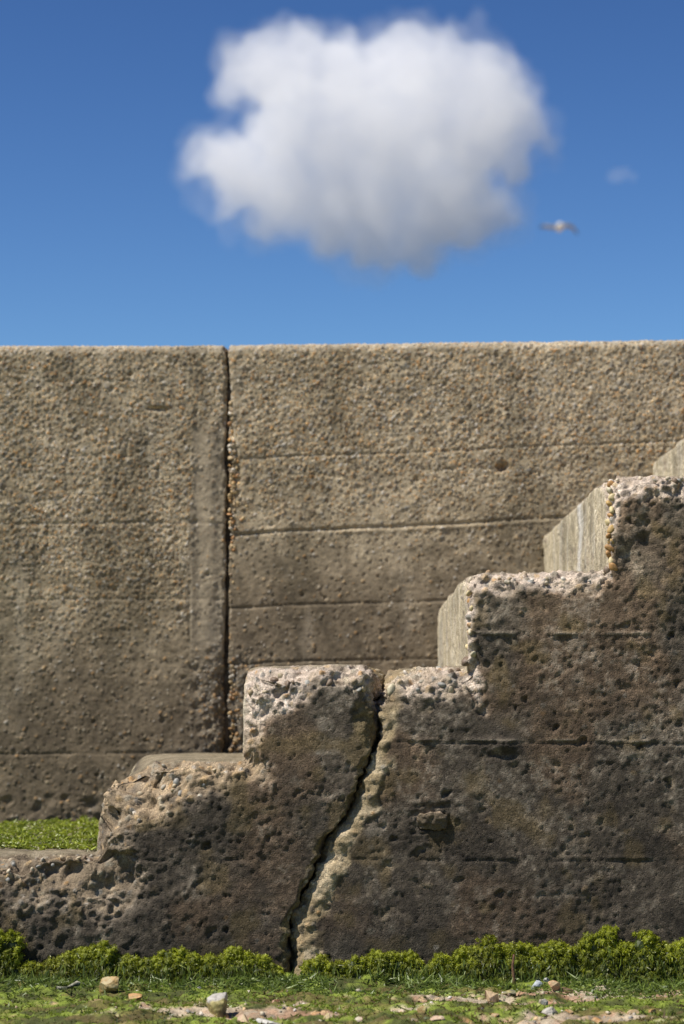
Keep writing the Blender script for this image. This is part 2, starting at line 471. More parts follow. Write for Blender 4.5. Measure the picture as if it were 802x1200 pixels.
    dark = dark * (1 + .25 * m2 + .50 * m3 + .28 * m1)[:, None]
    dark = lerp(dark, V(.17, .108, .062)[None] * (1 + .4 * m3)[:, None], (sstep(.0, .7, fbm(v, 6, 3, 84)) * .55)[:, None])
    lich = sstep(.10, .65, m1 * .6 + m2 * .7 + .25 * sstep(SX(420), SX(560), x) * sstep(SZ(1080), SZ(900), z)) * sstep(-.1, .4, m3)
    dark = lerp(dark, V(.34, .29, .225)[None] * (1 + .3 * m3)[:, None], (lich * .38)[:, None])
    black = sstep(.2, .7, -m1 + .4 * m2) * sstep(SZ(780), SZ(880), z) * .5
    dark = lerp(dark, V(.070, .055, .040)[None], (black * .8)[:, None])
    ylw = sstep(.3, .8, fbm(v, 13, 3, 83) + .6 * (sstep(.09, .0, np.abs(c)) * (side < 0))) * .55
    dark = lerp(dark, V(.16, .115, .05)[None], ylw[:, None])
    fin = ridge(740, .0024) * xr * brokenline + ridge(866, .0024) * brokenline * sstep(SX(540), SX(570), x) * .8
    dark = lerp(dark, V(.42, .35, .26)[None], (np.clip(fin, 0, 1) * .6)[:, None])  # fins painted pale, as if the sun caught their upper edge
    lift = 1 + .16 * sstep(SZ(742), SZ(739), zz) - .14 * sstep(SZ(866), SZ(869), zz) * sstep(SX(430), SX(470), x) + .08 * sstep(SZ(1005), SZ(1008), zz)
    dark = dark * lift[:, None]
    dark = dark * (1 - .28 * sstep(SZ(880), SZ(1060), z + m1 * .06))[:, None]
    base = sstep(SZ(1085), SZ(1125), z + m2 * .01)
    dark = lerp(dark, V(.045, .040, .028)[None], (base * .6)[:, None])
    pale = lerp(V(.44, .37, .24)[None], V(.58, .50, .35)[None], sstep(-.6, .6, m2)[:, None]) * (1 + .25 * m3)[:, None]
    stain = sstep(.0, .8, m1 + .3 * m2)
    pale = lerp(pale, V(.23, .20, .135)[None], (stain * .75)[:, None])
    streak = np.exp(-((y - 6.33 + .015 * np.sin(z * 30)) / .055) ** 2) * riser * (x > SX(650)) * (x < SX(760)) * (1 - .75 * np.exp(-((y - 6.31) / .012) ** 2))
    pale = lerp(pale, V(.68, .65, .58)[None], np.clip(streak * 1.1 + riser * .25 * sstep(.2, .7, fbm(v * V(1, 1, .2), 18, 2, 90)), 0, 1)[:, None])
    oldtread = lerp(V(.20, .165, .105)[None], V(.30, .25, .17)[None], sstep(-.5, .5, m2)[:, None])
    hi = sstep(SZ(900), SZ(820), z)
    fresh = lerp(V(.40, .30, .19)[None], V(.62, .51, .41)[None], hi[:, None]) * (1 + .22 * m2 + .22 * m3)[:, None]
    fresh = lerp(fresh, V(.20, .155, .105)[None], (sstep(SZ(925), SZ(990), z) * .85)[:, None])
    fresh = lerp(fresh, V(.30, .23, .15)[None], (sstep(.1, .7, m1 + .6 * m2) * .6)[:, None])
    fresh = lerp(fresh, pebcol(r1) * 1.05, (pebm * np.where(r1b > .3, .75, .0))[:, None])
    grime = sstep(.30, .0, h) * 1.0                                          # the break fades into the weathered face
    fresh = lerp(fresh, dark * 1.5, (sstep(.90, .20, h + nz * .35) * sstep(.2, .75, -n[:, 1]))[:, None])
    lipc = lerp(V(.30, .23, .13)[None], V(.46, .37, .24)[None], sstep(-.4, .6, m2)[:, None]) * (1 + .25 * m3)[:, None]  # broken tan concrete, painted paler to read as a sunlit strip
    if side < 0: lipc = lerp(lipc, V(.13, .095, .04)[None], .75)
    lipc = lerp(lipc, pebcol(r1), (pebm * (r1b > .7) * .6)[:, None])
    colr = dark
    colr = lerp(colr, pale, riser[:, None])
    colr = lerp(colr, oldtread, tread[:, None])
    colr = lerp(colr, fresh, brk[:, None])
    colr = lerp(colr, lipc, (lip * (1 - brk * .5))[:, None])
    colr = lerp(colr, pebcol(r1) * .55, (face * pebm * (r1b > .95) * .4)[:, None])
    # a column of stones laid bare down the corner of the upper steps
    return v2, f, np.clip(colr, .01, .85)

def add_stair(side, name, label, base):
    v, f, c = stair_piece(side, .0040)
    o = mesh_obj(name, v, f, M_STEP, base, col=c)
    return tag(o, label, 'steps', 'two pieces of the cracked concrete stair')

right_steps = add_stair(1, 'concrete_steps', 'tall dark concrete steps right of the jagged crack, small block cast in the face', (SX(600), Y0 + .9, 0))
left_steps = add_stair(-1, 'concrete_steps', 'lower broken concrete steps on the left of the jagged crack, crumbling at the nosings', (SX(150), Y0 + .9, 0))

# pebbles laid bare: real stones seated in the broken concrete
def ico(sub):
    bm = bmesh.new(); bmesh.ops.create_icosphere(bm, subdivisions=sub, radius=1)
    v = np.array([x.co[:] for x in bm.verts], F32); f = np.array([[q.index for q in x.verts] for x in bm.faces], np.int32); bm.free()
    return v, f
ICO1 = ico(1); ICO2 = ico(2); ICO3 = ico(3)

def rot_rand(n, rng=RNG):
    q = rng.normal(size=(n, 4)); q /= np.linalg.norm(q, axis=1)[:, None]
    w, x, y, z = q.T
    return np.stack([np.stack([1 - 2 * (y * y + z * z), 2 * (x * y - z * w), 2 * (x * z + y * w)], -1),
                     np.stack([2 * (x * y + z * w), 1 - 2 * (x * x + z * z), 2 * (y * z - x * w)], -1),
                     np.stack([2 * (x * z - y * w), 2 * (y * z + x * w), 1 - 2 * (x * x + y * y)], -1)], 1)

def stones(centers, radii, cols, base=ICO2):
    n = len(centers)
    sc = np.stack([RNG.uniform(.85, 1.3, n), RNG.uniform(.65, 1.0, n), RNG.uniform(.45, .8, n)], 1) * radii[:, None]
    R = rot_rand(n)
    v = base[0][None] * sc[:, None, :]
    v = np.einsum('nij,nkj->nki', R, v)
    nn = vnoise((base[0][None] * 1.3 + np.arange(n)[:, None, None] * 3.7).reshape(-1, 3).astype(F32), 5).reshape(n, -1)
    v = v * (1 + .16 * nn)[:, :, None] + centers[:, None, :]
    f = base[1][None] + (np.arange(n) * len(base[0]))[:, None, None]
    c = np.repeat(cols[:, None, :], len(base[0]), 1)
    return v.reshape(-1, 3), f.reshape(-1, 3), c.reshape(-1, 3)

M_STONE = surface_mat('flint_pebble', grit=150, rough=.55, lo=.8, hi=1.2, bump=.0006, spec=.4)

def exposed(side, parent):
    cs = []; rs = []; cc = []; kinds = []
    spots = []
    if side > 0:
        for py in np.arange(566, 664, 7.5): spots.append((716 + random.uniform(-2, 4), py, .0105, 2))
        for py in np.arange(694, 772, 9): spots.append((551 + random.uniform(-2, 5), py, .009, 2))
        for _ in range(16): spots.append((random.uniform(545, 712), random.uniform(669, 684), random.uniform(.005, .010), 0))
        for _ in range(12): spots.append((random.uniform(455, 545), random.uniform(781, 812), random.uniform(.006, .012), 0))
        for _ in range(14): spots.append((random.uniform(715, 800), random.uniform(556, 565), random.uniform(.005, .009), 0))
        spots += [(549, 772, .017, 1), (536, 786, .011, 1), (528, 788, .010, 1), (459, 806, .012, 2), (712, 667, .012, 1)]
    else:
        for _ in range(12): spots.append((random.uniform(292, 440), random.uniform(783, 812), random.uniform(.006, .011), 0))
        for _ in range(16): spots.append((random.uniform(118, 285), random.uniform(893, 940), random.uniform(.005, .010), 0))
        for _ in range(16): spots.append((random.uniform(2, 110), random.uniform(1000, 1030), random.uniform(.005, .008), 0))
        spots += [(322, 795, .014, 1), (337, 801, .011, 1), (385, 800, .011, 1)]
    for (px, py, r, kind) in spots:
        # march from the camera to the surface
        best = None
        ys = np.linspace(Y0 - .02, Y0 + .22, 60)
        pts = np.array([(P(px, py, yy)[0], yy, P(px, py, yy)[1]) for yy in ys], F32)
        fv = stair_sdf(pts, side)
        k = np.argmax(fv < 0)
        if fv[k] >= 0: continue
        c = pts[k].copy(); c[1] += r * .45; c[2] -= r * .25
        cs.append(c); rs.append(r); kinds.append(kind)
        if kind == 1: cc.append((.17, .12, .08))
        elif kind == 2: cc.append(random.choice([(.46, .30, .11), (.52, .42, .22), (.40, .22, .08), (.50, .44, .30)]))
        else: cc.append(PAL[random.choice([0, 1, 3, 4, 5, 6, 6, 9, 8] if side > 0 else [0, 3, 4, 5, 9, 6])])
    for q in [i for i in range(len(cs)) if kinds[i]]:
        v, f, c = stones(np.array([cs[q]], F32), np.array([rs[q]], F32), np.array([cc[q]], F32), ICO3)
        mesh_obj('pebble', v, f, M_STONE, tuple(parent.location), parent, col=c)
    kp = [i for i in range(len(cs)) if not kinds[i]]
    cs = [cs[i] for i in kp]; rs = [rs[i] for i in kp]; cc = [cc[i] for i in kp]
    v, f, c = stones(np.array(cs, F32), np.array(rs, F32), np.array(cc, F32))
    o = mesh_obj('exposed_pebbles', v, f, M_STONE, tuple(parent.location), parent, col=c)
    o['kind'] = 'stuff'
exposed(1, right_steps); exposed(-1, left_steps)

def cast_block():
    bm = bmesh.new(); bmesh.ops.create_cube(bm, size=1)
    bmesh.ops.subdivide_edges(bm, edges=bm.edges, cuts=18, use_grid_fill=True)
    v = np.array([q.co[:] for q in bm.verts], F32) * 2
    f = np.array([[q.index for q in x.verts] for x in bm.faces], np.int32); bm.free()
    e = np.abs(v); m_ = np.maximum(e[:, 0], e[:, 2])
    v[:, 0] *= 1 - .06 * e[:, 2] ** 4 * e[:, 0] ** 4; v[:, 2] *= 1 - .12 * e[:, 0] ** 6
    w_ = v * V(.033, .022, .0195) + V(SX(507), Y0 + .012, SZ(963))
    d = fbm(w_, 45, 3, 501) * .0075 + fbm(w_, 150, 2, 502) * .0015
    n_ = unit(v ** 5)
    w_ = w_ + n_ * d[:, None]
    w_[:, 1] += np.where(v[:, 1] < 0, (.5 - .5 * v[:, 2]) * .006 + .004 * m_ ** 4, 0)
    m2 = fbm(w_, 40, 3, 503)
    c = lerp(V(.085, .065, .042)[None], V(.17, .13, .085)[None], sstep(-.4, .5, m2)[:, None])
    c = lerp(c, V(.38, .29, .20)[None], (sstep(.6, .95, n_[:, 2]))[:, None])  # upward face painted paler, like a sunlit ledge
    mesh_obj('cast_in_block', w_, f, M_STEP, tuple(right_steps.location), right_steps, col=c)


# ------------------------------------------------------------------ the sea wall: two panels either side of an open joint
XJ = P(266, 640, YW)[0]
ZT = P(401, 404.0, YW)[1]
def wall_sdf(p, side, full=False):
    x, y, z = p[:, 0], p[:, 1], p[:, 2]
    nz = vnoise(p * F32(16), 13) * .6 + vnoise(p * F32(35), 14) * .4
    low = sstep(.95, .55, z)
    mid = np.exp(-((z - WZ(575)) / .16) ** 2)
    if side < 0:
        kj = .013 + .03 * low
    else:
        kj = .013 + .030 * mid + .05 * low
    kt = .03 * (1 + .5 * nz)
    f, h1 = smax(YW - y, z - ZT, kt)
    jx = XJ + vnoise(p * V(0, 0, 9), 15) * F32(.004)
    g = .0055 + vnoise(p * V(0, 0, 22), 16) * F32(.0025)
    f, h2 = smax(f, (x - (jx - g)) if side < 0 else ((jx + g) - x), np.maximum(kj * (1 + .7 * nz), .01))
    f = np.maximum(f, y - (YW + .45))
    if full: return f, h1, h2
    return f
def WZ(py): return P(266, py, YW)[1]

XL, XR = -1.25, 1.25
def warpw(x, k=.16): return np.where(x < XL, XL + (x - XL) * k, np.where(x > XR, XR + (x - XR) * k, x))
def unwarpw(x, k=.16): return np.where(x < XL, XL + (x - XL) / k, np.where(x > XR, XR + (x - XR) / k, x))

def wall_panel(side):
    a, b = (-9.0, XJ) if side < 0 else (XJ, 11.0)
    wa, wb = float(warpw(np.array(a))), float(warpw(np.array(b)))
    poly = [(wa, -.1), (wa, ZT), (wb, ZT), (wb, -.1)]
    bm = prism(poly, YW, YW + .14)
    v, f = voxel_hull(bm, .0042)
    v[:, 0] = unwarpw(v[:, 0]); d = v[:, 1] - YW
    v[:, 1] = YW + np.where(d < .06, d, .06 + (d - .06) / .205)
    v = v.astype(F32)
    v, f = keep_faces(v, f, (v[:, 2] > -.09))
    v, n = project(lambda p: wall_sdf(p, side), v, 3)
    _, h1, h2 = wall_sdf(v, side, True)
    x, y, z = v[:, 0], v[:, 1], v[:, 2]
    near = np.abs(x - XJ)
    big = fbm(v, 3.5, 4, 140); med = fbm(v, 34, 3, 141)
    q = v + med[:, None] * F32(.002)
    d1, r1, r1b = worley(q, 88, 151)
    d2, r2, r2b = worley(q * V(1, 1, 1.1), 125, 152)
    d3, r3, r3b = worley(q, 21, 153)
    if side < 0:
        rawz = sstep(WZ(800), WZ(540), z + big * .16)
        smooth_strip = sstep(-.115, -.10, x - XJ + big * .02) * sstep(WZ(470), WZ(520), z) * sstep(WZ(800), WZ(740), z)
    else:
        rawz = sstep(WZ(670), WZ(520), z + big * .08)
        smooth_strip = sstep(.06, .03, x - XJ) * sstep(WZ(520), WZ(470), z) * .7
    raw = np.clip((.14 + .9 * rawz) * (1 - .85 * smooth_strip), 0, 1)
    cor = sstep(.1, .5, h2 + .2 * med)
    raw = np.maximum(raw, cor * (.85 if side > 0 else .45))
    lowrough = sstep(WZ(900), WZ(960), z + big * .05)
    lowjoint = sstep(WZ(740), WZ(800), z) * sstep(.16, .05, near + big * .04)
    raw = np.maximum(raw, lowjoint)
    if side > 0: raw = np.maximum(raw, np.exp(-((z - WZ(575)) / .15) ** 2) * sstep(.07, .03, x - XJ))
    pick1 = r1b < raw * .80; pick2 = r2b < raw * .70
    p1 = np.clip(1 - (d1 / (.26 + .3 * r1)) ** 2, 0, 1); p2 = np.clip(1 - (d2 / (.3 + .25 * r2)) ** 2, 0, 1)
    m1 = sstep(0, .3, p1) * pick1; m2 = sstep(0, .3, p2) * pick2
    miss = np.clip(1 - (d1 / .5) ** 2, 0, 1) * (r1b > .92)
    pit = np.clip(1 - (d3 / (.07 + .20 * r3 ** 2)) ** 2, 0, 1) * (r3b < .34)
    pit2 = np.clip(1 - (d2 / .35) ** 2, 0, 1) * (r2b > .82)
    D = big * .002 + med * .0004 + fbm(v, 90, 2, 142) * .0007
    D += np.maximum(np.sqrt(p1) * pick1 * .0036, np.sqrt(p2) * pick2 * .0026) - miss * .0035 - pit * .008 - pit2 * .004
    rr = np.maximum(np.maximum(lowrough * .9, lowjoint), cor * .6)
    D += rr * (fbm(v, 17, 3, 143) * .005 + fbm(v, 45, 2, 144) * .003 - np.clip(1 - (d3 / .5) ** 2, 0, 1) * (r3b > .5) * .012)
    # shuttering marks
    def line(px0, py0, px1, py1, w, depth, x0=None, x1=None):
        xa, za = P(px0, py0, YW); xb, zb = P(px1, py1, YW)
        zl = za + (zb - za) * (x - xa) / (xb - xa) + fbm(v * V(1, 0, 0), 6, 3, 171) * .003
        g = np.exp(-((z - zl) / w) ** 2) * depth * (.55 + .45 * sstep(-.4, .3, fbm(v * V(1, 0, 0), 10, 3, 172)))
        if x0 is not None: g = g * sstep(P(x0 - 8, 600, YW)[0], P(x0 + 8, 600, YW)[0], x)
        if x1 is not None: g = g * sstep(P(x1 + 8, 600, YW)[0], P(x1 - 8, 600, YW)[0], x)
        return g
    if side < 0:
        D += line(0, 702, 250, 702, .003, -.0025) + line(0, 883, 260, 883, .003, -.003) + line(0, 613, 260, 613, .003, -.0035)
        D += line(0, 447, 240, 447, .0025, -.002) + line(120, 479, 255, 482, .0025, .003, 150, 262) + line(120, 479, 255, 481, .006, -.014, 172, 198)
        D -= np.exp(-((x - XJ + .115) / .004) ** 2) * .003 * sstep(WZ(640), WZ(690), z) * sstep(WZ(770), WZ(740), z)
        D += smooth_strip * .004 * np.sin((x - XJ) * 90) * .5
    else:
        l1 = line(275, 626, 640, 611, .0045, -.007)
        D += l1 + line(275, 712, 515, 705, .0035, -.004) + line(275, 538, 700, 525, .003, -.0035) + line(275, 778, 520, 772, .003, -.004)
        D += line(275, 630, 640, 615, .007, .003, 400, 640)
        for (qx, qy, w, hh, a) in ((588, 551, .016, .012, -.02), (525, 552, .02, .005, -.006), (640, 405, .02, .006, -.004)):
            cx, cz = P(qx, qy, YW); D += a * np.exp(-(((x - cx) / w) ** 2 + ((z - cz) / hh) ** 2))
    v2 = v + n * D[:, None].astype(F32)
    # colour
    c1 = fbm(v, 5, 4, 180); c2 = fbm(v, 22, 4, 181); c3 = fbm(v, 75, 3, 182)
    cem = lerp(V(.35, .282, .180)[None], V(.48, .392, .262)[None], sstep(-.6, .6, c1 + .4 * c2)[:, None]) * (1 + .18 * c2 + .22 * c3)[:, None]
    dampline = WZ(870) if side < 0 else WZ(760)
    damp = sstep(dampline + .58, dampline + .02, z + c1 * .07)
    cem = lerp(cem, V(.155, .120, .078)[None] * (1 + .3 * c2 + .3 * c3)[:, None], (damp * .95)[:, None])
    grey = smooth_strip * .6
    cem = lerp(cem, V(.30, .25, .18)[None] * (1 + .2 * c3)[:, None], grey[:, None])
    cor_low = lowjoint * .7
    cem = lerp(cem, V(.12, .10, .075)[None], cor_low[:, None])
    deep = V(.19, .15, .10)[None]
    pc1 = pebcol((r1 * 7.13) % 1) ; pc2 = pebcol((r2 * 5.31) % 1)
    warmth = np.exp(-((z - WZ(575)) / .17) ** 2) * sstep(.075, .02, x - XJ) * (x > XJ)
    wc = lerp(pc1, V(.50, .30, .12)[None] * (1 + .5 * (r1[:, None] - .5)), (warmth * .7)[:, None])
    c = lerp(cem, pc2 * 1.05, (m2 * .8 * (1 - .35 * damp))[:, None])
    c = lerp(c, wc, (m1 * .92 * (1 - .35 * damp))[:, None])
    topc = sstep(.15, .5, h1) * .35 + sstep(.6, .9, n[:, 2]) * .4
    c = lerp(c, V(.42, .37, .29)[None], topc[:, None])  # worn top edge, painted lighter as though catching the light
    c = lerp(c, c * V(.62, .62, .60), (sstep(.15, .8, fbm(v * V(1, 1, .22), 8, 4, 190)) * .75)[:, None])
    c = lerp(c, V(.50, .45, .36)[None], (sstep(.45, .9, fbm(v * V(1.6, 1, .35), 10, 4, 191)) * .12)[:, None])
    if side > 0:
        cx, cz = P(588, 551, YW)
        c = lerp(c, V(.30, .17, .08)[None], (np.exp(-(((x - cx) / .018) ** 2 + ((z - cz) / .014) ** 2)) * .6)[:, None])
    # the right hand panel stands very slightly turned towards the beach
    if side > 0: v2[:, 1] -= np.clip(v2[:, 0] - XJ, 0, None) * .052; v2[:, 2] += np.clip(v2[:, 0] - XJ, 0, 2) * .004
    return v2, f, np.concatenate([np.clip(c, .01, .85), np.clip(raw * (1 - .5 * damp), 0, 1)[:, None]], 1)

for side, lab, ox in ((-1, 'pebbly grey-brown concrete sea wall panel left of the dark vertical joint', -2.5),
                      (1, 'pebbly tan concrete sea wall panel right of the joint, rising behind the steps', 2.5)):
    v, f, c = wall_panel(side)
    tag(mesh_obj('sea_wall', v, f, M_WALL, (ox, YW + .2, 0), col=c), lab, 'sea wall', 'concrete panels of the sea wall')

ns_ = 260
zf = np.linspace(-.05, ZT - .02, ns_); jv = []
for i_, z_ in enumerate(zf):
    jit = float(vnoise(np.array([[0, 0, z_ * 30]], F32), 17)[0]); xj_ = XJ + float(vnoise(np.array([[0, 0, z_ * 9]], F32), 15)[0]) * .004
    for xo in (-.010, -.004, 0, .004, .010):
        jv.append((xj_ + xo, YW + .020 + .008 * jit + random.uniform(-.003, .003), z_))
jv = np.array(jv, F32); jf = np.array([[i_ * 5 + k, i_ * 5 + k + 1, (i_ + 1) * 5 + k + 1, (i_ + 1) * 5 + k] for i_ in range(ns_ - 1) for k in range(4)], np.int32)
back = jv + V(0, .03, 0); nv_ = len(jv)
sidef = [[i_ * 5 + e_, (i_ + 1) * 5 + e_, (i_ + 1) * 5 + e_ + nv_, i_ * 5 + e_ + nv_] for i_ in range(ns_ - 1) for e_ in (0, 4)]
jc = lerp(V(.055, .040, .026)[None], V(.13, .095, .06)[None], np.repeat(sstep(-.4, .6, fbm(jv, 25, 3, 18))[:, None], 3, 1))
lw = [o for o in COL.objects if o.name.startswith('sea_wall') and 'left' in o['label']][0]
mesh_obj('joint_filler', np.concatenate([jv, back]), np.concatenate([jf, jf[:, ::-1] + nv_, np.array(sidef, np.int32)]), M_STEP, tuple(lw.location), lw, col=np.concatenate([jc, jc]))
walls = [o for o in COL.objects if o.name.startswith('sea_wall')]
wr = [o for o in walls if 'right' in o['label']][0]
cs = []; rs = []
for _ in range(95):
    py = random.gauss(572, 46); px = 269 + abs(random.gauss(0, 1)) * (8 if 520 < py < 610 else 4)
    x_, z_ = P(px, py, YW); cs.append((x_, YW + .001, z_)); rs.append(random.uniform(.0045, .0085))
for _ in range(60):
    py = random.uniform(770, 880); px = 269 + abs(random.gauss(0, 1)) * 7
    x_, z_ = P(px, py, YW); cs.append((x_, YW + .003, z_)); rs.append(random.uniform(.004, .009))
cc = np.array([random.choice([(.50, .28, .10), (.55, .40, .20), (.42, .22, .09), (.62, .55, .44), (.45, .33, .18), (.3, .22, .14)]) for _ in cs], F32)
cc[95:] *= .55
v, f, c = stones(np.array(cs, F32), np.array(rs, F32), cc)
o = mesh_obj('exposed_pebbles', v, f, M_STONE, tuple(wr.location), wr, col=c); o['kind'] = 'stuff'

# ------------------------------------------------------------------ ground
def axis(lo, a, b, hi, step, grow):
    mid = list(np.arange(a, b, step)); s = step; x = mid[-1]; out = []
    while x < hi: s *= grow; x += s; out.append(x)
    s = step; x = a; pre = []
    while x > lo: s *= grow; x -= s; pre.append(x)
    return np.array(pre[::-1] + mid + out, F32)

SAND = [(262, 1184, .17, .05), (315, 1187, .14, .05), (548, 1171, .13, .055), (590, 1176, .07, .04), (690, 1166, .20, .04), (790, 1163, .16, .05), (610, 1195, .10, .03),
        (700, 1190, .16, .05), (330, 1178, .06, .03), (120, 1160, .03, .03), (650, 1172, .05, .03), (30, 1156, .05, .02), (470, 1183, .05, .02)]
def ground_fields(v):
    g1 = fbm(v, 5, 3, 210); g2 = fbm(v, 17, 3, 211); g3 = fbm(v, 55, 3, 212)
    bare = np.zeros(len(v), F32)
    for (px, py, sx, sy) in SAND:
        cx, cy = G(px, py)
        bare = np.maximum(bare, np.exp(-(((v[:, 0] - cx) / sx) ** 2 + ((v[:, 1] - cy) / sy) ** 2)))
    elsewhere = sstep(4.75, 4.2, v[:, 1]) + sstep(1.1, 1.5, np.abs(v[:, 0]))
    b = bare * 1.15 + .32 * g2 + .22 * g3 + .25 * np.clip(elsewhere, 0, 1) * (g1 + .3) - .05
    green = 1 - sstep(.22, .50, b)
    far = np.clip(sstep(3, 14, np.hypot(v[:, 0], v[:, 1] - 5)), 0, 1)
    green = green * (1 - far)
    return green, g1, g2, g3, bare
def ground_z(v):
    g = fbm(v, 6, 3, 201) * .010 + fbm(v, 24, 3, 202) * .008
    g = g + .012 * sstep(5.35, 5.6, v[:, 1]) * (v[:, 1] < 5.8)
    return g - .006
gx = axis(-400, -1.15, 1.15, 400, .006, 1.16); gy = axis(-300, 4.55, 5.72, 500, .006, 1.16)
X, Yg = np.meshgrid(gx, gy)
gv = np.stack([X.ravel(), Yg.ravel(), np.zeros(X.size)], 1).astype(F32)
green, g1, g2, g3, bare = ground_fields(gv)
gz = ground_z(gv)
dp, rp, rpb = worley(gv + g3[:, None] * F32(.002), 75, 222)
pb = np.clip(1 - (dp / (.25 + .3 * rp)) ** 2, 0, 1) * (rpb < .35) * (1 - green)
gz = gz + fbm(gv, 110, 2, 203) * .0015 + np.sqrt(pb) * .004 + green * (.004 + .003 * g3)
gv[:, 2] = gz
sand = lerp(V(.30, .225, .15)[None], V(.46, .38, .27)[None], sstep(-.5, .5, g2)[:, None])
sand = lerp(sand, V(.28, .13, .065)[None], (sstep(.1, .6, g1 + .5 * g3) * .6)[:, None])
gcol = lerp(V(.060, .070, .014)[None], V(.17, .22, .026)[None], sstep(-.6, .5, g2 + .5 * g3)[:, None])
gcol = lerp(gcol, V(.12, .085, .03)[None], (sstep(.25, .6, fbm(gv, 14, 3, 230)) * .7)[:, None])
gc = lerp(sand, gcol, green[:, None])
gc = lerp(gc, pebcol(rp), (sstep(0, .3, pb) * .8)[:, None]) * (1 + .25 * g3)[:, None]
nx, ny = len(gx), len(gy)
idx = np.arange(nx * ny).reshape(ny, nx)
gf = np.stack([idx[:-1, :-1], idx[:-1, 1:], idx[1:, 1:], idx[1:, :-1]], -1).reshape(-1, 4)
ground = mesh_obj('ground', gv, gf, M_GROUND, (0, 0, 0), col=np.clip(gc, .005, .8)); ground['kind'] = 'structure'

# ------------------------------------------------------------------ algae
def blades(base, direc, length, width, cols, bend=.3):
    """thin two-segment fronds: 5 vertices, 2 quads would cost more than a strip of triangles"""
    n = len(base)
    side = np.cross(direc, RNG.normal(size=(n, 3))); side /= np.maximum(np.linalg.norm(side, axis=1), 1e-6)[:, None]
    b2 = RNG.normal(size=(n, 3)) * bend
    mid = base + direc * (length * .5)[:, None]
    tip = base + (direc + b2) * length[:, None]
    w = (side * width[:, None])
    v = np.stack([base - w * .6, base + w * .6, mid - w, mid + w, tip], 1)
    f = np.array([[0, 1, 3], [0, 3, 2], [2, 3, 4]])[None] + (np.arange(n) * 5)[:, None, None]
    c = np.repeat(cols[:, None, :], 5, 1)
    return v.reshape(-1, 3), f.reshape(-1, 3), c.reshape(-1, 3)

def unit(a): return a / np.maximum(np.linalg.norm(a, axis=1), 1e-6)[:, None]

cast_block()

def join(parts):
    vs, fs, cs = [], [], []; o = 0
    for v, f, c in parts:
        vs.append(v); fs.append(f + o); cs.append(c); o += len(v)
    return np.concatenate(vs), np.concatenate(fs), np.concatenate(cs)

# short matted growth on the ground
n = 150000
pts = np.stack([RNG.uniform(-1.25, 1.25, n), RNG.uniform(4.5, 5.70, n), np.zeros(n)], 1).astype(F32)
gr, a1, a2, a3, _ = ground_fields(pts)
keep = RNG.uniform(size=n) < gr * (.45 + .55 * sstep(-.3, .4, a2))
pts = pts[keep]; a1 = a1[keep]; a2 = a2[keep]; a3 = a3[keep]; n = len(pts)
pts[:, 2] = ground_z(pts) + .001
d = unit(RNG.normal(size=(n, 3)) * np.array([1, 1, .22]) + np.array([0, 0, .22]))
t = sstep(-.5, .6, a1 + .6 * a2 + RNG.normal(size=n) * .25)
colg = lerp(V(.062, .080, .016)[None], V(.20, .265, .024)[None], t[:, None])
br = RNG.uniform(size=n) < .10 + .55 * sstep(.1, .6, fbm(pts, 7, 3, 233))
colg[br] = V(.15, .095, .035)
v, f, c = blades(pts, d, RNG.uniform(.004, .012, n), RNG.uniform(.0014, .0030, n), colg, .5)
tag(mesh_obj('algae_mat', v, f, M_ALGAE, (0, 5, 0), col=c, smooth=False), 'thin mat of bright green algae over the stony ground', 'algae', kind='stuff')

# bank of seaweed along the foot of the stairs
TOP = np.array([(-200, 1100), (-20, 1085), (0, 1090), (14, 1100), (22, 1128), (55, 1124), (80, 1120), (100, 1112), (130, 1103), (150, 1116), (175, 1121), (200, 1118), (240, 1116),
                (290, 1114), (318, 1122), (330, 1140), (341, 1158), (350, 1136), (365, 1127), (400, 1124), (430, 1116), (470, 1116), (500, 1121), (540, 1118),
                (560, 1112), (580, 1102), (592, 1110), (604, 1100), (616, 1112), (640, 1107), (660, 1112), (680, 1110), (688, 1096), (712, 1089), (724, 1106), (745, 1106),
                (758, 1096), (772, 1106), (802, 1108), (900, 1100), (1000, 1105)], float)
def top_z(x):
    px = x / 5.6 * FPX + 401
    py = np.interp(px, TOP[:, 0], TOP[:, 1])
    py = py + 4 * np.sin(x * 97 + 3 * np.sin(x * 31)) + 3.5 * np.sin(x * 211 + 2)
    return np.maximum(EYE - (py - 853) * 5.62 / FPX, .0)
blobs = []; cores = []
xs = -1.35
while xs < 1.5:
    t = float(top_z(np.array(xs)))
    R_ = random.uniform(.017, .030)
    if t > .03:
        zc = t - R_ * .9; yc = Y0 - .004 - random.uniform(0, .014)
        lvl = 0
        while zc > -.01:
            cores.append((xs + random.uniform(-.006, .006), yc, zc, R_))
            for _ in range(20):
                dq = Vector((random.gauss(0, 1), random.gauss(-.5, .9), random.gauss(.5, .9))).normalized()
                rr = random.uniform(.006, .0135)
                k_ = random.uniform(.72, 1.0)
                blobs.append((xs + dq.x * R_ * k_, yc + dq.y * R_ * k_, zc + dq.z * R_ * k_, rr))
            if t > .10 and lvl == 0:
                for _ in range(10):
                    blobs.append((xs + random.gauss(0, .014), yc - random.uniform(0, .01), t + random.uniform(-.01, .006), random.uniform(.004, .008)))
            zc -= R_ * random.uniform(.8, 1.2); yc -= random.uniform(.002, .014); lvl += 1
    xs += R_ * random.uniform(.6, 1.35)
blobs = np.array(blobs, F32); cores = np.array(cores, F32)
nb = len(blobs); ncr = len(cores)
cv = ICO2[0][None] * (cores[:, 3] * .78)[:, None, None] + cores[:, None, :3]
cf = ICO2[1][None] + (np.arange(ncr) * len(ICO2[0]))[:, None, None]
cv = cv.reshape(-1, 3).astype(F32); cv = cv + (fbm(cv, 70, 2, 320) * .003)[:, None]
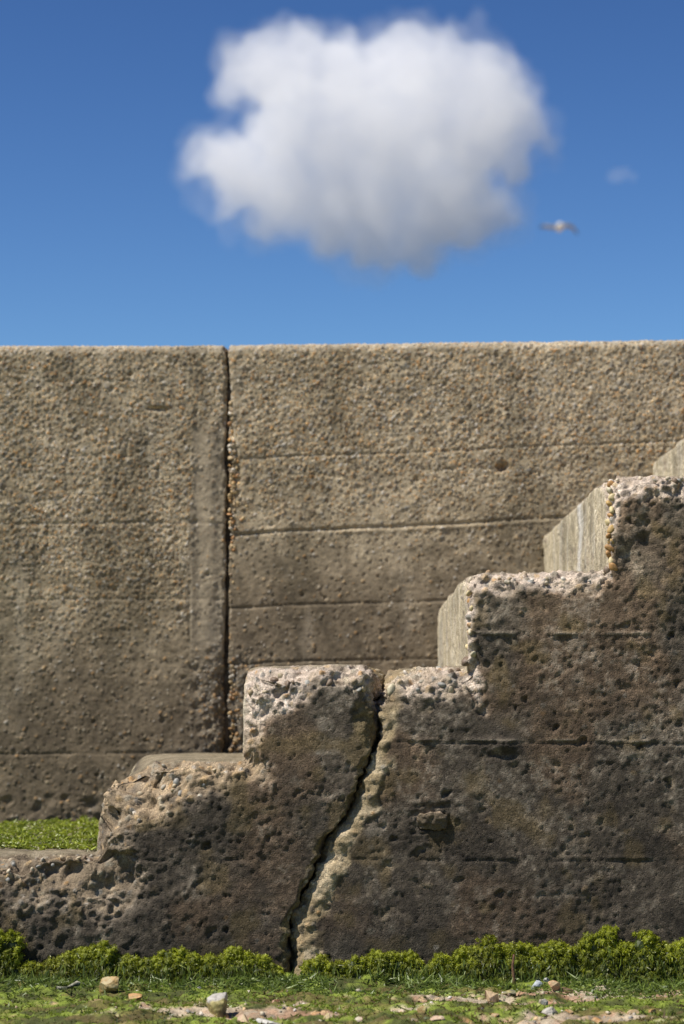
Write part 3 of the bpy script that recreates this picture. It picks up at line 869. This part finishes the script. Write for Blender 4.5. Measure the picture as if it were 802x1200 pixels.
ccol = lerp(V(.028, .042, .008)[None], V(.07, .10, .014)[None], sstep(-.5, .5, fbm(cv, 60, 2, 321))[:, None])
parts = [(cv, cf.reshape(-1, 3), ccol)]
bv = ICO1[0][None] * (blobs[:, 3] * .82)[:, None, None] + blobs[:, None, :3]
bf = ICO1[1][None] + (np.arange(nb) * len(ICO1[0]))[:, None, None]
per = 44
dirs = unit(RNG.normal(size=(nb, per, 3)).reshape(-1, 3) + np.array([0, -.35, .35])).reshape(nb, per, 3)
bp = blobs[:, None, :3] + dirs * (blobs[:, 3] * RNG.uniform(.6, 1.0, nb))[:, None, None]
bp = bp.reshape(-1, 3); dd = dirs.reshape(-1, 3)
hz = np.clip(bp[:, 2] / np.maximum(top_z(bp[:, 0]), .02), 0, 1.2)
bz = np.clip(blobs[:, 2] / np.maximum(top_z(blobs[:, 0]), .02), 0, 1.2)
bt = np.clip(.30 + .6 * sstep(.35, 1.0, bz) + RNG.normal(size=nb) * .16, 0, 1)  # tufts painted brighter towards the top, imitating light from above
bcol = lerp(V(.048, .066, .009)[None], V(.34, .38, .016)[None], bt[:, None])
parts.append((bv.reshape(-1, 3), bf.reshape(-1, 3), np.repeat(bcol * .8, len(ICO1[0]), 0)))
hang = 1 - sstep(.55, 1.0, hz)
dd2 = unit(dd * (1 - .5 * hang)[:, None] + RNG.normal(size=dd.shape) * .5 + np.stack([0 * hang, 0 * hang, -1.8 * hang], 1))
lc = np.repeat(bcol, per, 0) * RNG.uniform(.55, 1.35, nb * per)[:, None] * (1 + .35 * vnoise((bp * np.array([160, 40, 12])).astype(F32), 330))[:, None]
age = fbm(bp.astype(F32), 4, 2, 301)
lc = lerp(lc, V(.20, .17, .03)[None], (sstep(.35, .9, age) * .5)[:, None])
ln = RNG.uniform(.002, .0048, len(bp)) * (1 + 3.2 * hang * RNG.uniform(size=len(bp)))
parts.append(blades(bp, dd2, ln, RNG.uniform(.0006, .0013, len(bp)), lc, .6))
# hanging fringe
m = 1800
fx = RNG.uniform(-1.3, 1.4, m); tz = top_z(fx); ok = tz > .03; fx = fx[ok]; tz = tz[ok]; m = len(fx)
fb = np.stack([fx, Y0 - RNG.uniform(.035, .075, m), tz * RNG.uniform(.25, .75, m)], 1)
fd = unit(np.stack([RNG.normal(size=m) * .35, -.15 + RNG.normal(size=m) * .12, -np.ones(m)], 1))
fc = lerp(V(.06, .09, .02)[None], V(.20, .26, .03)[None], RNG.uniform(size=m)[:, None] ** 1.5)
parts.append(blades(fb, fd, np.minimum(RNG.uniform(.008, .024, m), fb[:, 2] + .004), RNG.uniform(.0009, .0022, m), fc, .12))
# loose spread in front of the bank
m = 26000
sp = np.stack([RNG.uniform(-1.3, 1.4, m), Y0 - .04 - np.abs(RNG.normal(size=m)) * .085, np.zeros(m)], 1).astype(F32)
sp = sp[(fbm(sp, 9, 2, 305) > -.35)]; m = len(sp); sp[:, 2] = ground_z(sp) + .004
sd = unit(RNG.normal(size=(m, 3)) * np.array([1, .8, .3]) + np.array([0, -.3, .15]))
sc_ = lerp(V(.09, .13, .03)[None], V(.22, .30, .05)[None], RNG.uniform(size=m)[:, None])
parts.append(blades(sp, sd, RNG.uniform(.008, .024, m), RNG.uniform(.001, .0024, m), sc_, .5))
v, f, c = join(parts)
tag(mesh_obj('seaweed_bank', v, f, M_ALGAE, (0, Y0, 0), col=c, smooth=False), 'thick frilly green seaweed clinging along the foot of the concrete steps', 'seaweed', kind='stuff')

# bright algae lying on the lowest tread
n = 42000
tz0 = STEPS[0][1]
tp = np.stack([RNG.uniform(STEPS[0][0] + .02, STEPS[1][0] + .12, n), RNG.uniform(Y0 + .12, YW - .03, n), np.full(n, tz0)], 1).astype(F32)
edge = fbm(tp * V(1, 1, 0), 12, 3, 310)
kp = (tp[:, 1] > Y0 + .24 + .07 * edge) & (edge > -.75); tp = tp[kp]; n = len(tp)
tp[:, 2] += np.maximum(fbm(tp, 22, 3, 311), -.3) * .016 + .006
td = unit(RNG.normal(size=(n, 3)) * np.array([1, 1, .16]) + np.array([0, 0, .08]))
tt = np.clip(.5 + .5 * fbm(tp, 25, 2, 312) + RNG.normal(size=n) * .2, 0, 1)
tcol = lerp(V(.12, .17, .012)[None], V(.40, .46, .05)[None], tt[:, None])
straw = RNG.uniform(size=n) < .09; tcol[straw] = V(.50, .46, .28)
v, f, c = blades(tp, td, RNG.uniform(.004, .012, n), RNG.uniform(.0018, .0040, n), tcol, .5)
tag(mesh_obj('algae_on_tread', v, f, M_ALGAE, (SX(30), Y0 + .9, tz0), col=c, smooth=False), 'bright yellow-green algae spread over the lowest tread at the left', 'algae', kind='stuff')

# ------------------------------------------------------------------ loose rocks, one by one
def rock(name, label, cat, px, py, wpx, hpx, c1, c2, seed, facet=1.0, depth=.8, top=None):
    """py = where its foot meets the ground"""
    cx, cy = G(px, py)
    s = cy / FPX
    w, h = wpx * s * .5, hpx * s
    bm = bmesh.new(); bmesh.ops.create_icosphere(bm, subdivisions=5, radius=1)
    r = random.Random(seed * 7 + 3)
    planes = [(Vector((r.gauss(0, 1), r.gauss(0, 1), r.gauss(0, .8))).normalized(), r.uniform(.30, .72)) for _ in range(int(13 * facet) + 2)]
    for vtx in bm.verts:
        for nrm, dd in planes:
            e = vtx.co.dot(nrm) - dd
            if e > 0: vtx.co -= nrm * e * .97
    vv = np.array([x.co[:] for x in bm.verts], F32)
    ff = np.array([[q.index for q in x.verts] for x in bm.faces], np.int32); bm.free()
    vv = vv * (1 + .05 * fbm(vv + seed, 2.2, 3, seed) + .04 * fbm(vv + seed, 7, 3, seed + 1))[:, None]
    ext = np.abs(vv).max(0); vv = vv / ext
    dk = sstep(.1, .6, vv[:, 0] * .6 - vv[:, 2] * .7 + .4 * fbm(vv + seed, 2, 3, seed + 8))
    nn = fbm(vv + seed, 1.6, 4, seed + 4)
    cc = lerp(np.array(c1, F32)[None], np.array(c2, F32)[None], sstep(-.4, .4, nn)[:, None])
    if top is not None:
        cc = lerp(cc, V(.10, .085, .045)[None], dk[:, None])   # shade painted on the side and underside away from the sun
    if top is not None:
        cc = lerp(cc, np.array(top, F32)[None], sstep(.35, .6, vv[:, 2] + .35 * nn)[:, None])  # pale top painted in, as if lit from above
    wv = vv * np.array([w, w * depth, h * .62], F32)
    a = r.uniform(-.4, .4); ca, sa = math.cos(a), math.sin(a)
    zz = wv[:, 2].copy(); xx = wv[:, 0].copy()
    wv[:, 2] = zz + xx * .12 * math.sin(seed)
    gz0 = float(ground_z(np.array([[cx, cy, 0]], F32))[0])
    wv = wv + np.array([cx, cy + w * depth * .5, gz0 + h * .40], F32)
    o = mesh_obj(name, wv, ff, M_STONE, (cx, cy + w * depth * .5, gz0), col=cc)
    return tag(o, label, cat, 'loose stones on the ground before the steps')

TAN = (.42, .31, .17); OCH = (.34, .22, .08); WHT = (.46, .43, .37); GRY = (.26, .27, .26); PNK = (.48, .32, .21); BRN = (.15, .09, .05); YEL = (.38, .32, .12)
ORG = (.45, .24, .09); PALE = (.42, .36, .26)
ROCKS = [
 ('rock', 'pale-topped angular rock with painted shade on its dark side, biggest of the stones, standing alone left of centre', 258, 1187, 33, 27, YEL, (.20, .15, .06), 1, .7, .9, (.40, .37, .33)),
 ('rock', 'yellowish brown pointed rock at the edge of the seaweed, far left', 128, 1166, 25, 20, (.36, .29, .14), OCH, 2, .9, .8, None),
 ('rock', 'flat orange stone just right of the pointed brown rock', 157, 1171, 19, 8, ORG, OCH, 3, .5, .8, None),
 ('rock', 'flat splayed grey-white stone right of the biggest rock', 316, 1196, 38, 10, (.46, .45, .40), GRY, 4, 1.2, .8, (.48, .46, .41)),
 ('pebble', 'pinkish pebble between the biggest rock and the flat grey-white stone', 286, 1194, 16, 10, PNK, TAN, 5, .5, .8, None),
 ('pebble', 'small reddish pebble behind the flat grey-white stone, near the crack', 324, 1171, 11, 6, PNK, (.35, .16, .09), 6, .4, .8, None),
 ('pebble', 'dull yellow pebble at the bottom just right of the crack', 384, 1193, 11, 9, YEL, TAN, 7, .6, .8, None),
 ('pebble', 'brown pebble left of the dull yellow one', 371, 1190, 14, 6, ORG, BRN, 8, .5, .8, None),
 ('pebble', 'peach pointed pebble in green algae at the bottom centre', 421, 1196, 13, 9, PNK, PALE, 9, .8, .8, None),
 ('pebble', 'ochre green-tinged round stone between two pale flat ones', 496, 1193, 14, 9, YEL, OCH, 10, .4, .8, None),
 ('pebble', 'pale pebble touching the left of the ochre round stone', 486, 1197, 12, 7, PALE, TAN, 11, .5, .8, None),
 ('rock', 'pale flat stone touching the right of the ochre round stone', 514, 1198, 20, 7, PALE, PNK, 12, .6, .8, None),
 ('rock', 'peach split stone upright at the right end of the sandy patch', 575, 1169, 19, 15, (.50, .36, .22), TAN, 13, .7, .7, None),
 ('rock', 'yellow-grey stone in shade right of the peach split stone', 598, 1167, 19, 9, YEL, (.16, .15, .09), 14, .7, .8, None),
 ('rock', 'blue-grey rounded stone beside the small white pebble', 629, 1162, 15, 10, (.32, .36, .40), (.42, .45, .47), 15, .3, .8, None),
 ('pebble', 'small white pebble just right of the blue-grey stone', 641, 1158, 8, 7, WHT, GRY, 16, .3, .8, None),
 ('rock', 'pinkish tan stone with a point, beside the small white pebble', 650, 1164, 15, 12, (.46, .28, .15), TAN, 17, .9, .8, None),
 ('rock', 'long low brown stone right of the pinkish pointed one', 669, 1164, 21, 8, (.34, .24, .13), BRN, 18, .7, .8, None),
 ('rock', 'knobbly cream stone in front of the blue-grey one', 639, 1175, 14, 11, WHT, PALE, 19, .8, .8, None),
 ('rock', 'broad cream stone lowest in the row beneath the knobbly one', 647, 1187, 24, 10, WHT, PALE, 20, .6, .8, None),
 ('rock', 'small ochre stone right of the broad cream stone', 667, 1185, 12, 8, ORG, TAN, 21, .6, .8, None),
 ('rock', 'tan wedge stone lying below the seaweed at right', 742, 1151, 23, 10, (.50, .36, .22), TAN, 22, .8, .8, None),
 ('rock', 'pink-tan stone leaning against the grey stone', 763, 1153, 20, 9, PNK, TAN, 23, .7, .8, None),
 ('rock', 'pale grey-green stone topmost against the seaweed at right', 772, 1147, 18, 12, (.40, .42, .36), (.28, .31, .26), 24, .6, .8, None),
 ('rock', 'tan stone with dark hollow at the right edge of the picture', 796, 1152, 24, 11, TAN, BRN, 25, .8, .8, None),
 ('pebble', 'orange pebble in the lower of the two sandy streaks at right', 765, 1183, 11, 7, ORG, OCH, 26, .4, .8, None),
 ('pebble', 'pale orange pebble left of the long sandy streak', 742, 1186, 16, 6, (.5, .34, .18), TAN, 27, .4, .8, None),
 ('pebble', 'brown pebble in front of the sandy patch, left of the peach split stone', 579, 1188, 14, 6, ORG, TAN, 28, .4, .8, None),
 ('pebble', 'tiny white pebble on the seaweed edge below the far left bank', 291, 1163, 5, 4, WHT, PALE, 29, .4, .8, None),
 ('pebble', 'tan pebble at the bottom right among sand', 700, 1196, 14, 8, TAN, ORG, 30, .5, .8, None),
]
ROCKS[28] = ('pebble', 'tiny white pebble behind the biggest rock', 291, 1163, 5, 4, WHT, PALE, 29, .4, .8, None)
for (nm, lab, px, py, w, h, c1, c2, sd_, fc_, dp_, tp_) in ROCKS:
    rock(nm, lab, nm, px, py, w, h, c1, c2, sd_, fc_, dp_, tp_)

# gravel strewn between
m = 900
gp = np.stack([RNG.uniform(-1.1, 1.15, m), RNG.uniform(4.6, 5.62, m), np.zeros(m)], 1).astype(F32)
gg = ground_fields(gp)[0]
gp = gp[(RNG.uniform(size=m) < (1.05 - gg * .9))]; m = len(gp); gp[:, 2] = ground_z(gp) + .002
v, f, c = stones(gp, (RNG.uniform(.0025, .008, m)).astype(F32), pebcol(RNG.uniform(size=m)), ICO1)
tag(mesh_obj('gravel', v, f, M_STONE, (0, 5, 0), col=c), 'small mixed gravel strewn through the algae and sand', 'gravel', kind='stuff')

# stick and driftwood twig
def tube(name, pts, radii, mat, label, cat):
    bm = bmesh.new(); rings = []
    pts = [Vector(p) for p in pts]; ns = 8
    for i, p in enumerate(pts):
        d = (pts[min(i + 1, len(pts) - 1)] - pts[max(i - 1, 0)]).normalized()
        a = d.cross(Vector((0.3, 1, .2))).normalized(); b = d.cross(a)
        rings.append([bm.verts.new(p + (a * math.cos(k * 2 * math.pi / ns) + b * math.sin(k * 2 * math.pi / ns)) * radii[i] * (1 + .15 * math.sin(k * 5 + i))) for k in range(ns)])
    for r0, r1 in zip(rings, rings[1:]):
        for k in range(ns): bm.faces.new((r0[k], r0[(k + 1) % ns], r1[(k + 1) % ns], r1[k]))
    bm.faces.new(rings[0][::-1]); bm.faces.new(rings[-1])
    for v_ in bm.verts: v_.co -= pts[0]
    for f_ in bm.faces: f_.smooth = True
    bmesh.ops.recalc_face_normals(bm, faces=bm.faces)
    me = bpy.data.meshes.new(name); bm.to_mesh(me); bm.free(); me.materials.append(mat)
    o = bpy.data.objects.new(name, me); COL.objects.link(o); o.location = pts[0]
    return tag(o, label, cat)
M_STICK = surface_mat('damp_brown_wood', tint=[(.09, .05, .03), (.17, .09, .05)], big=60)
M_DRIFT = surface_mat('bleached_driftwood', tint=[(.22, .22, .16), (.42, .40, .32)], big=60)
cx, cy = G(602, 1158)
tube('stick', [(cx, cy, -.02), (cx + .001, cy + .004, .02), (cx - .001, cy + .006, .05), (cx + .002, cy + .007, .075)], [.004, .0036, .003, .0024], M_STICK,
     'thin brown stick standing upright before the seaweed', 'stick')
tw = [(36, 1150), (50, 1156), (66, 1158), (78, 1163), (90, 1157), (104, 1156), (114, 1150), (124, 1146)]
pp = [(*G(a, b + 3), .012 + .006 * math.sin(i * 2.2)) for i, (a, b) in enumerate(tw)]
tube('driftwood_twig', pp, [.002, .0035, .004, .004, .0045, .004, .003, .0015], M_DRIFT, 'bleached crooked twig lying left of the pointed brown rock', 'twig')

# ------------------------------------------------------------------ gull
def gull():
    D_ = 54.0
    cx, cz = P(656, 267, D_)
    s = 1.0
    bm = bmesh.new()
    def ell(c, r, rot=None):
        q = bmesh.ops.create_icosphere(bm, subdivisions=3, radius=1)['verts']
        for v_ in q:
            v_.co = Vector((v_.co.x * r[0] + c[0], v_.co.y * r[1] + c[1], v_.co.z * r[2] + c[2]))
    # flies towards the camera (-y); right wing (picture right) arches over and down, the other is lifted and swept back
    ell((0, 0, 0), (.080, .23, .080)); ell((0, -.20, .030), (.058, .085, .055)); ell((0, -.10, .01), (.072, .14, .070)); ell((0, .26, .005), (.055, .12, .020))
    def wing(path, chord):
        rings = []
        for (x, y, z), c in zip(path, chord):
            ring = []
            for k in range(10):
                a = k * 2 * math.pi / 10
                ring.append(bm.verts.new((x, y + math.cos(a) * c, z + math.sin(a) * (.020 + .009 * c / .11) - .02 * math.cos(a) * .5)))
            rings.append(ring)
        for r0, r1 in zip(rings, rings[1:]):
            for k in range(10): bm.faces.new((r0[k], r0[(k + 1) % 10], r1[(k + 1) % 10], r1[k]))
        bm.faces.new(rings[0][::-1]); bm.faces.new(rings[-1])
    wing([(.02, 0, .03), (.12, -.02, .045), (.22, -.03, .040), (.30, .0, .000), (.37, .05, -.065), (.42, .10, -.125)], [.13, .13, .125, .11, .085, .03])
    wing([(-.02, 0, .03), (-.12, -.01, .015), (-.20, -.02, .005), (-.28, .02, .035), (-.36, .07, .050), (-.44, .12, .045)], [.13, .13, .12, .10, .075, .03])
    bmesh.ops.recalc_face_normals(bm, faces=bm.faces)
    v_, f_ = voxel_hull(bm, .011)
    x, y, z = v_[:, 0], v_[:, 1], v_[:, 2]
    wing_m = sstep(.085, .12, np.abs(x)); tips = sstep(.33, .39, np.abs(x))
    # pale grey upper wing, white underside and body, dark tips
    c = lerp(V(.72, .72, .70)[None], V(.30, .31, .325)[None], wing_m[:, None])
    c = lerp(c, V(.08, .08, .085)[None], tips[:, None])
    m = surface_mat('gull_plumage', grit=60, lo=.92, hi=1.06, bump=0, rough=.8)
    o = mesh_obj('gull', v_ + np.array([cx, D_, cz]), f_, m, (cx, D_, cz), col=c)
    tag(o, 'white gull with grey dark-tipped wings gliding in the blue sky right of the cloud', 'bird')
    mb = surface_mat('gull_bill', tint=[(.55, .50, .40), (.55, .48, .35)], bump=0)
    vb = np.array([(0.014, -.27, .02), (-.014, -.27, .02), (0, -.27, .038), (0, -.325, .018)], float)
    fb_ = np.array([[0, 1, 2], [0, 3, 1], [1, 3, 2], [2, 3, 0]])
    mesh_obj('beak', vb + np.array([cx, D_, cz]), fb_, mb, (cx, D_, cz), o, smooth=False)
gull()

# ------------------------------------------------------------------ the cloud, a real volume far out
CD = 1500.0
CS = CD / FPX
LOBES = [(282, 82, 30), (268, 108, 20), (315, 78, 42), (355, 68, 38), (400, 85, 42), (440, 80, 38), (480, 72, 42), (520, 88, 46), (565, 95, 46), (590, 125, 38),
         (612, 160, 24), (635, 160, 12), (560, 150, 60), (490, 145, 60), (440, 150, 62), (395, 145, 58), (350, 135, 52), (325, 165, 44), (250, 180, 28), (228, 192, 16), (282, 205, 42), (270, 180, 22),
         (330, 225, 52), (392, 250, 50), (440, 262, 50), (490, 262, 48), (520, 225, 60), (572, 250, 26), (590, 262, 12), (545, 215, 45), (265, 245, 20), (310, 262, 24), (600, 195, 26),
         (455, 303, 24), (425, 298, 22), (490, 300, 24), (380, 290, 18), (515, 295, 18), (440, 215, 55), (395, 205, 50), (500, 210, 55)]
_r = random.Random(99)
for _a in range(70):
    _b = _r.choice(LOBES[:29]); _t = _r.uniform(0, 2 * math.pi)
    LOBES.append((_b[0] + math.cos(_t) * _b[2] * .9, _b[1] + math.sin(_t) * _b[2] * .95, _r.uniform(5, 14)))
LOBES = [l for l in LOBES if math.hypot(l[0] - 297, l[1] - 142) > l[2] + 10 or l[2] > 30]
LOBES += [(575, 248, 32), (548, 272, 28), (600, 255, 18), (430, 285, 30), (480, 290, 26), (385, 275, 30), (610, 130, 26), (628, 150, 16), (640, 170, 10), (650, 185, 7), (600, 258, 9), (560, 30, 7), (530, 32, 9), (470, 38, 9), (625, 110, 9), (218, 205, 9), (575, 285, 7), (235, 235, 8)]
def cloud(name, lobes, label, grow, dens, vox, amp, seed, wl=34.):
    bm = bmesh.new(); r = random.Random(seed)
    for (px, py, rr) in lobes:
        yy = CD + r.uniform(-.8, .8) * (rr if rr < 45 else 10) * CS
        cx, cz = P(px, py, yy)
        q = bmesh.ops.create_icosphere(bm, subdivisions=3, radius=(rr + grow) * CS)['verts']
        for v_ in q: v_.co = Vector((v_.co.x + cx, v_.co.y * (2.6 if rr < 45 else 1.9) + yy, v_.co.z + cz))
    v_, f_ = voxel_hull(bm, vox)
    v_ = v_.astype(F32)
    # smooth normals
    fn = np.cross(v_[f_[:, 1]] - v_[f_[:, 0]], v_[f_[:, 2]] - v_[f_[:, 0]])
    nn = np.zeros_like(v_)
    for k in range(4): np.add.at(nn, f_[:, k], fn)
    nn = unit(nn)
    q = v_ / F32(CS)
    b = fbm(q, 1 / wl, 6, seed, .64)
    bill = 1 - worley(q + b[:, None] * 4, 1 / 26., seed + 3)[0] * 1.3
    d_ = (b * .75 + bill * .35 - .12) * amp * CS
    v_ = v_ + nn * d_[:, None]
    bm = bmesh.new(); vs_ = [bm.verts.new(q_) for q_ in v_.tolist()]
    for q_ in f_.tolist():
        try: bm.faces.new([vs_[k] for k in q_])
        except ValueError: pass
    v_, f_ = voxel_hull(bm, vox * 1.05)                       # knits the folds into one closed skin
    m = bpy.data.materials.new(name + '_vapour'); m.use_nodes = True; nt = m.node_tree
    nt.nodes.remove(nt.nodes['Principled BSDF'])
    pv = N(nt, 'ShaderNodeVolumePrincipled'); pv.inputs['Color'].default_value = (1, 1, 1, 1); pv.inputs['Density'].default_value = dens
    pv.inputs['Anisotropy'].default_value = 0.0
    nt.links.new(pv.outputs[0], nt.nodes['Material Output'].inputs['Volume'])
    cx, cz = P(lobes[0][0], lobes[0][1], CD)
    return mesh_obj(name, v_, f_, m, (cx, CD, cz))
c_core = cloud('cloud', LOBES, '', -5, .015, 1.5, 24, 400, 26.)
tag(c_core, 'single white billowy cloud alone in the blue sky', 'cloud')
c_veil = cloud('veil', LOBES, '', 5, .0035, 1.8, 30, 420)
c_veil.location = np.array(c_veil.location) - np.array(c_core.location); c_veil.parent = c_core
tag(cloud('cloud_wisp', [(722, 206, 9), (732, 203, 7), (742, 208, 5)], '', 0, .006, .8, 8, 440), 'faint shred of cloud above and right of the gull', 'cloud')

# ------------------------------------------------------------------ light, sky, camera
SUN = Vector((-.50, -.215, .80)).normalized()
el = math.asin(SUN.z); az = math.atan2(SUN.x, SUN.y)
w = bpy.data.worlds.new('World'); SC.world = w; w.use_nodes = True
nt = w.node_tree; bg = nt.nodes['Background']
sky = nt.nodes.new('ShaderNodeTexSky'); sky.sky_type = 'NISHITA'; sky.sun_disc = False
sky.sun_elevation = el; sky.sun_rotation = az
sky.altitude = 0; sky.air_density = 1.0; sky.dust_density = 0.0; sky.ozone_density = 4.0
mxs = nt.nodes.new('ShaderNodeVectorMath'); mxs.operation = 'MULTIPLY'; mxs.inputs[1].default_value = (.052, .080, .110)
gm = nt.nodes.new('ShaderNodeGamma'); gm.inputs[1].default_value = 1.9
mx2 = nt.nodes.new('ShaderNodeVectorMath'); mx2.operation = 'MULTIPLY'; mx2.inputs[1].default_value = (51, 20.4, 10.2)
nt.links.new(sky.outputs[0], mxs.inputs[0]); nt.links.new(mxs.outputs[0], gm.inputs[0]); nt.links.new(gm.outputs[0], mx2.inputs[0]); nt.links.new(mx2.outputs[0], bg.inputs['Color']); bg.inputs['Strength'].default_value = .10
sd = bpy.data.lights.new('sun', 'SUN'); sd.energy = 5.0; sd.angle = math.radians(.53); sd.color = (1, .945, .86)
so = bpy.data.objects.new('sun', sd); COL.objects.link(so); so.location = (-5, -1, 9)
so.rotation_euler = SUN.to_track_quat('Z', 'Y').to_euler()

cam = bpy.data.cameras.new('camera'); co = bpy.data.objects.new('camera', cam); COL.objects.link(co)
co.location = (0, 0, EYE); co.rotation_euler = (math.pi / 2 + PITCH, 0, 0)
cam.sensor_fit = 'VERTICAL'; cam.sensor_height = 36; cam.lens = FPX * 36 / 1200
cam.clip_start = .1; cam.clip_end = 6000
cam.dof.use_dof = True; cam.dof.focus_distance = 5.69; cam.dof.aperture_fstop = 4.0
SC.camera = co

SC.view_settings.view_transform = 'Standard'; SC.view_settings.look = 'None'; SC.view_settings.exposure = .50; SC.view_settings.gamma = 1
cy_ = SC.cycles
cy_.use_denoising = True; cy_.max_bounces = 66; cy_.volume_bounces = 64; cy_.diffuse_bounces = 3
cy_.volume_step_rate = 1.0
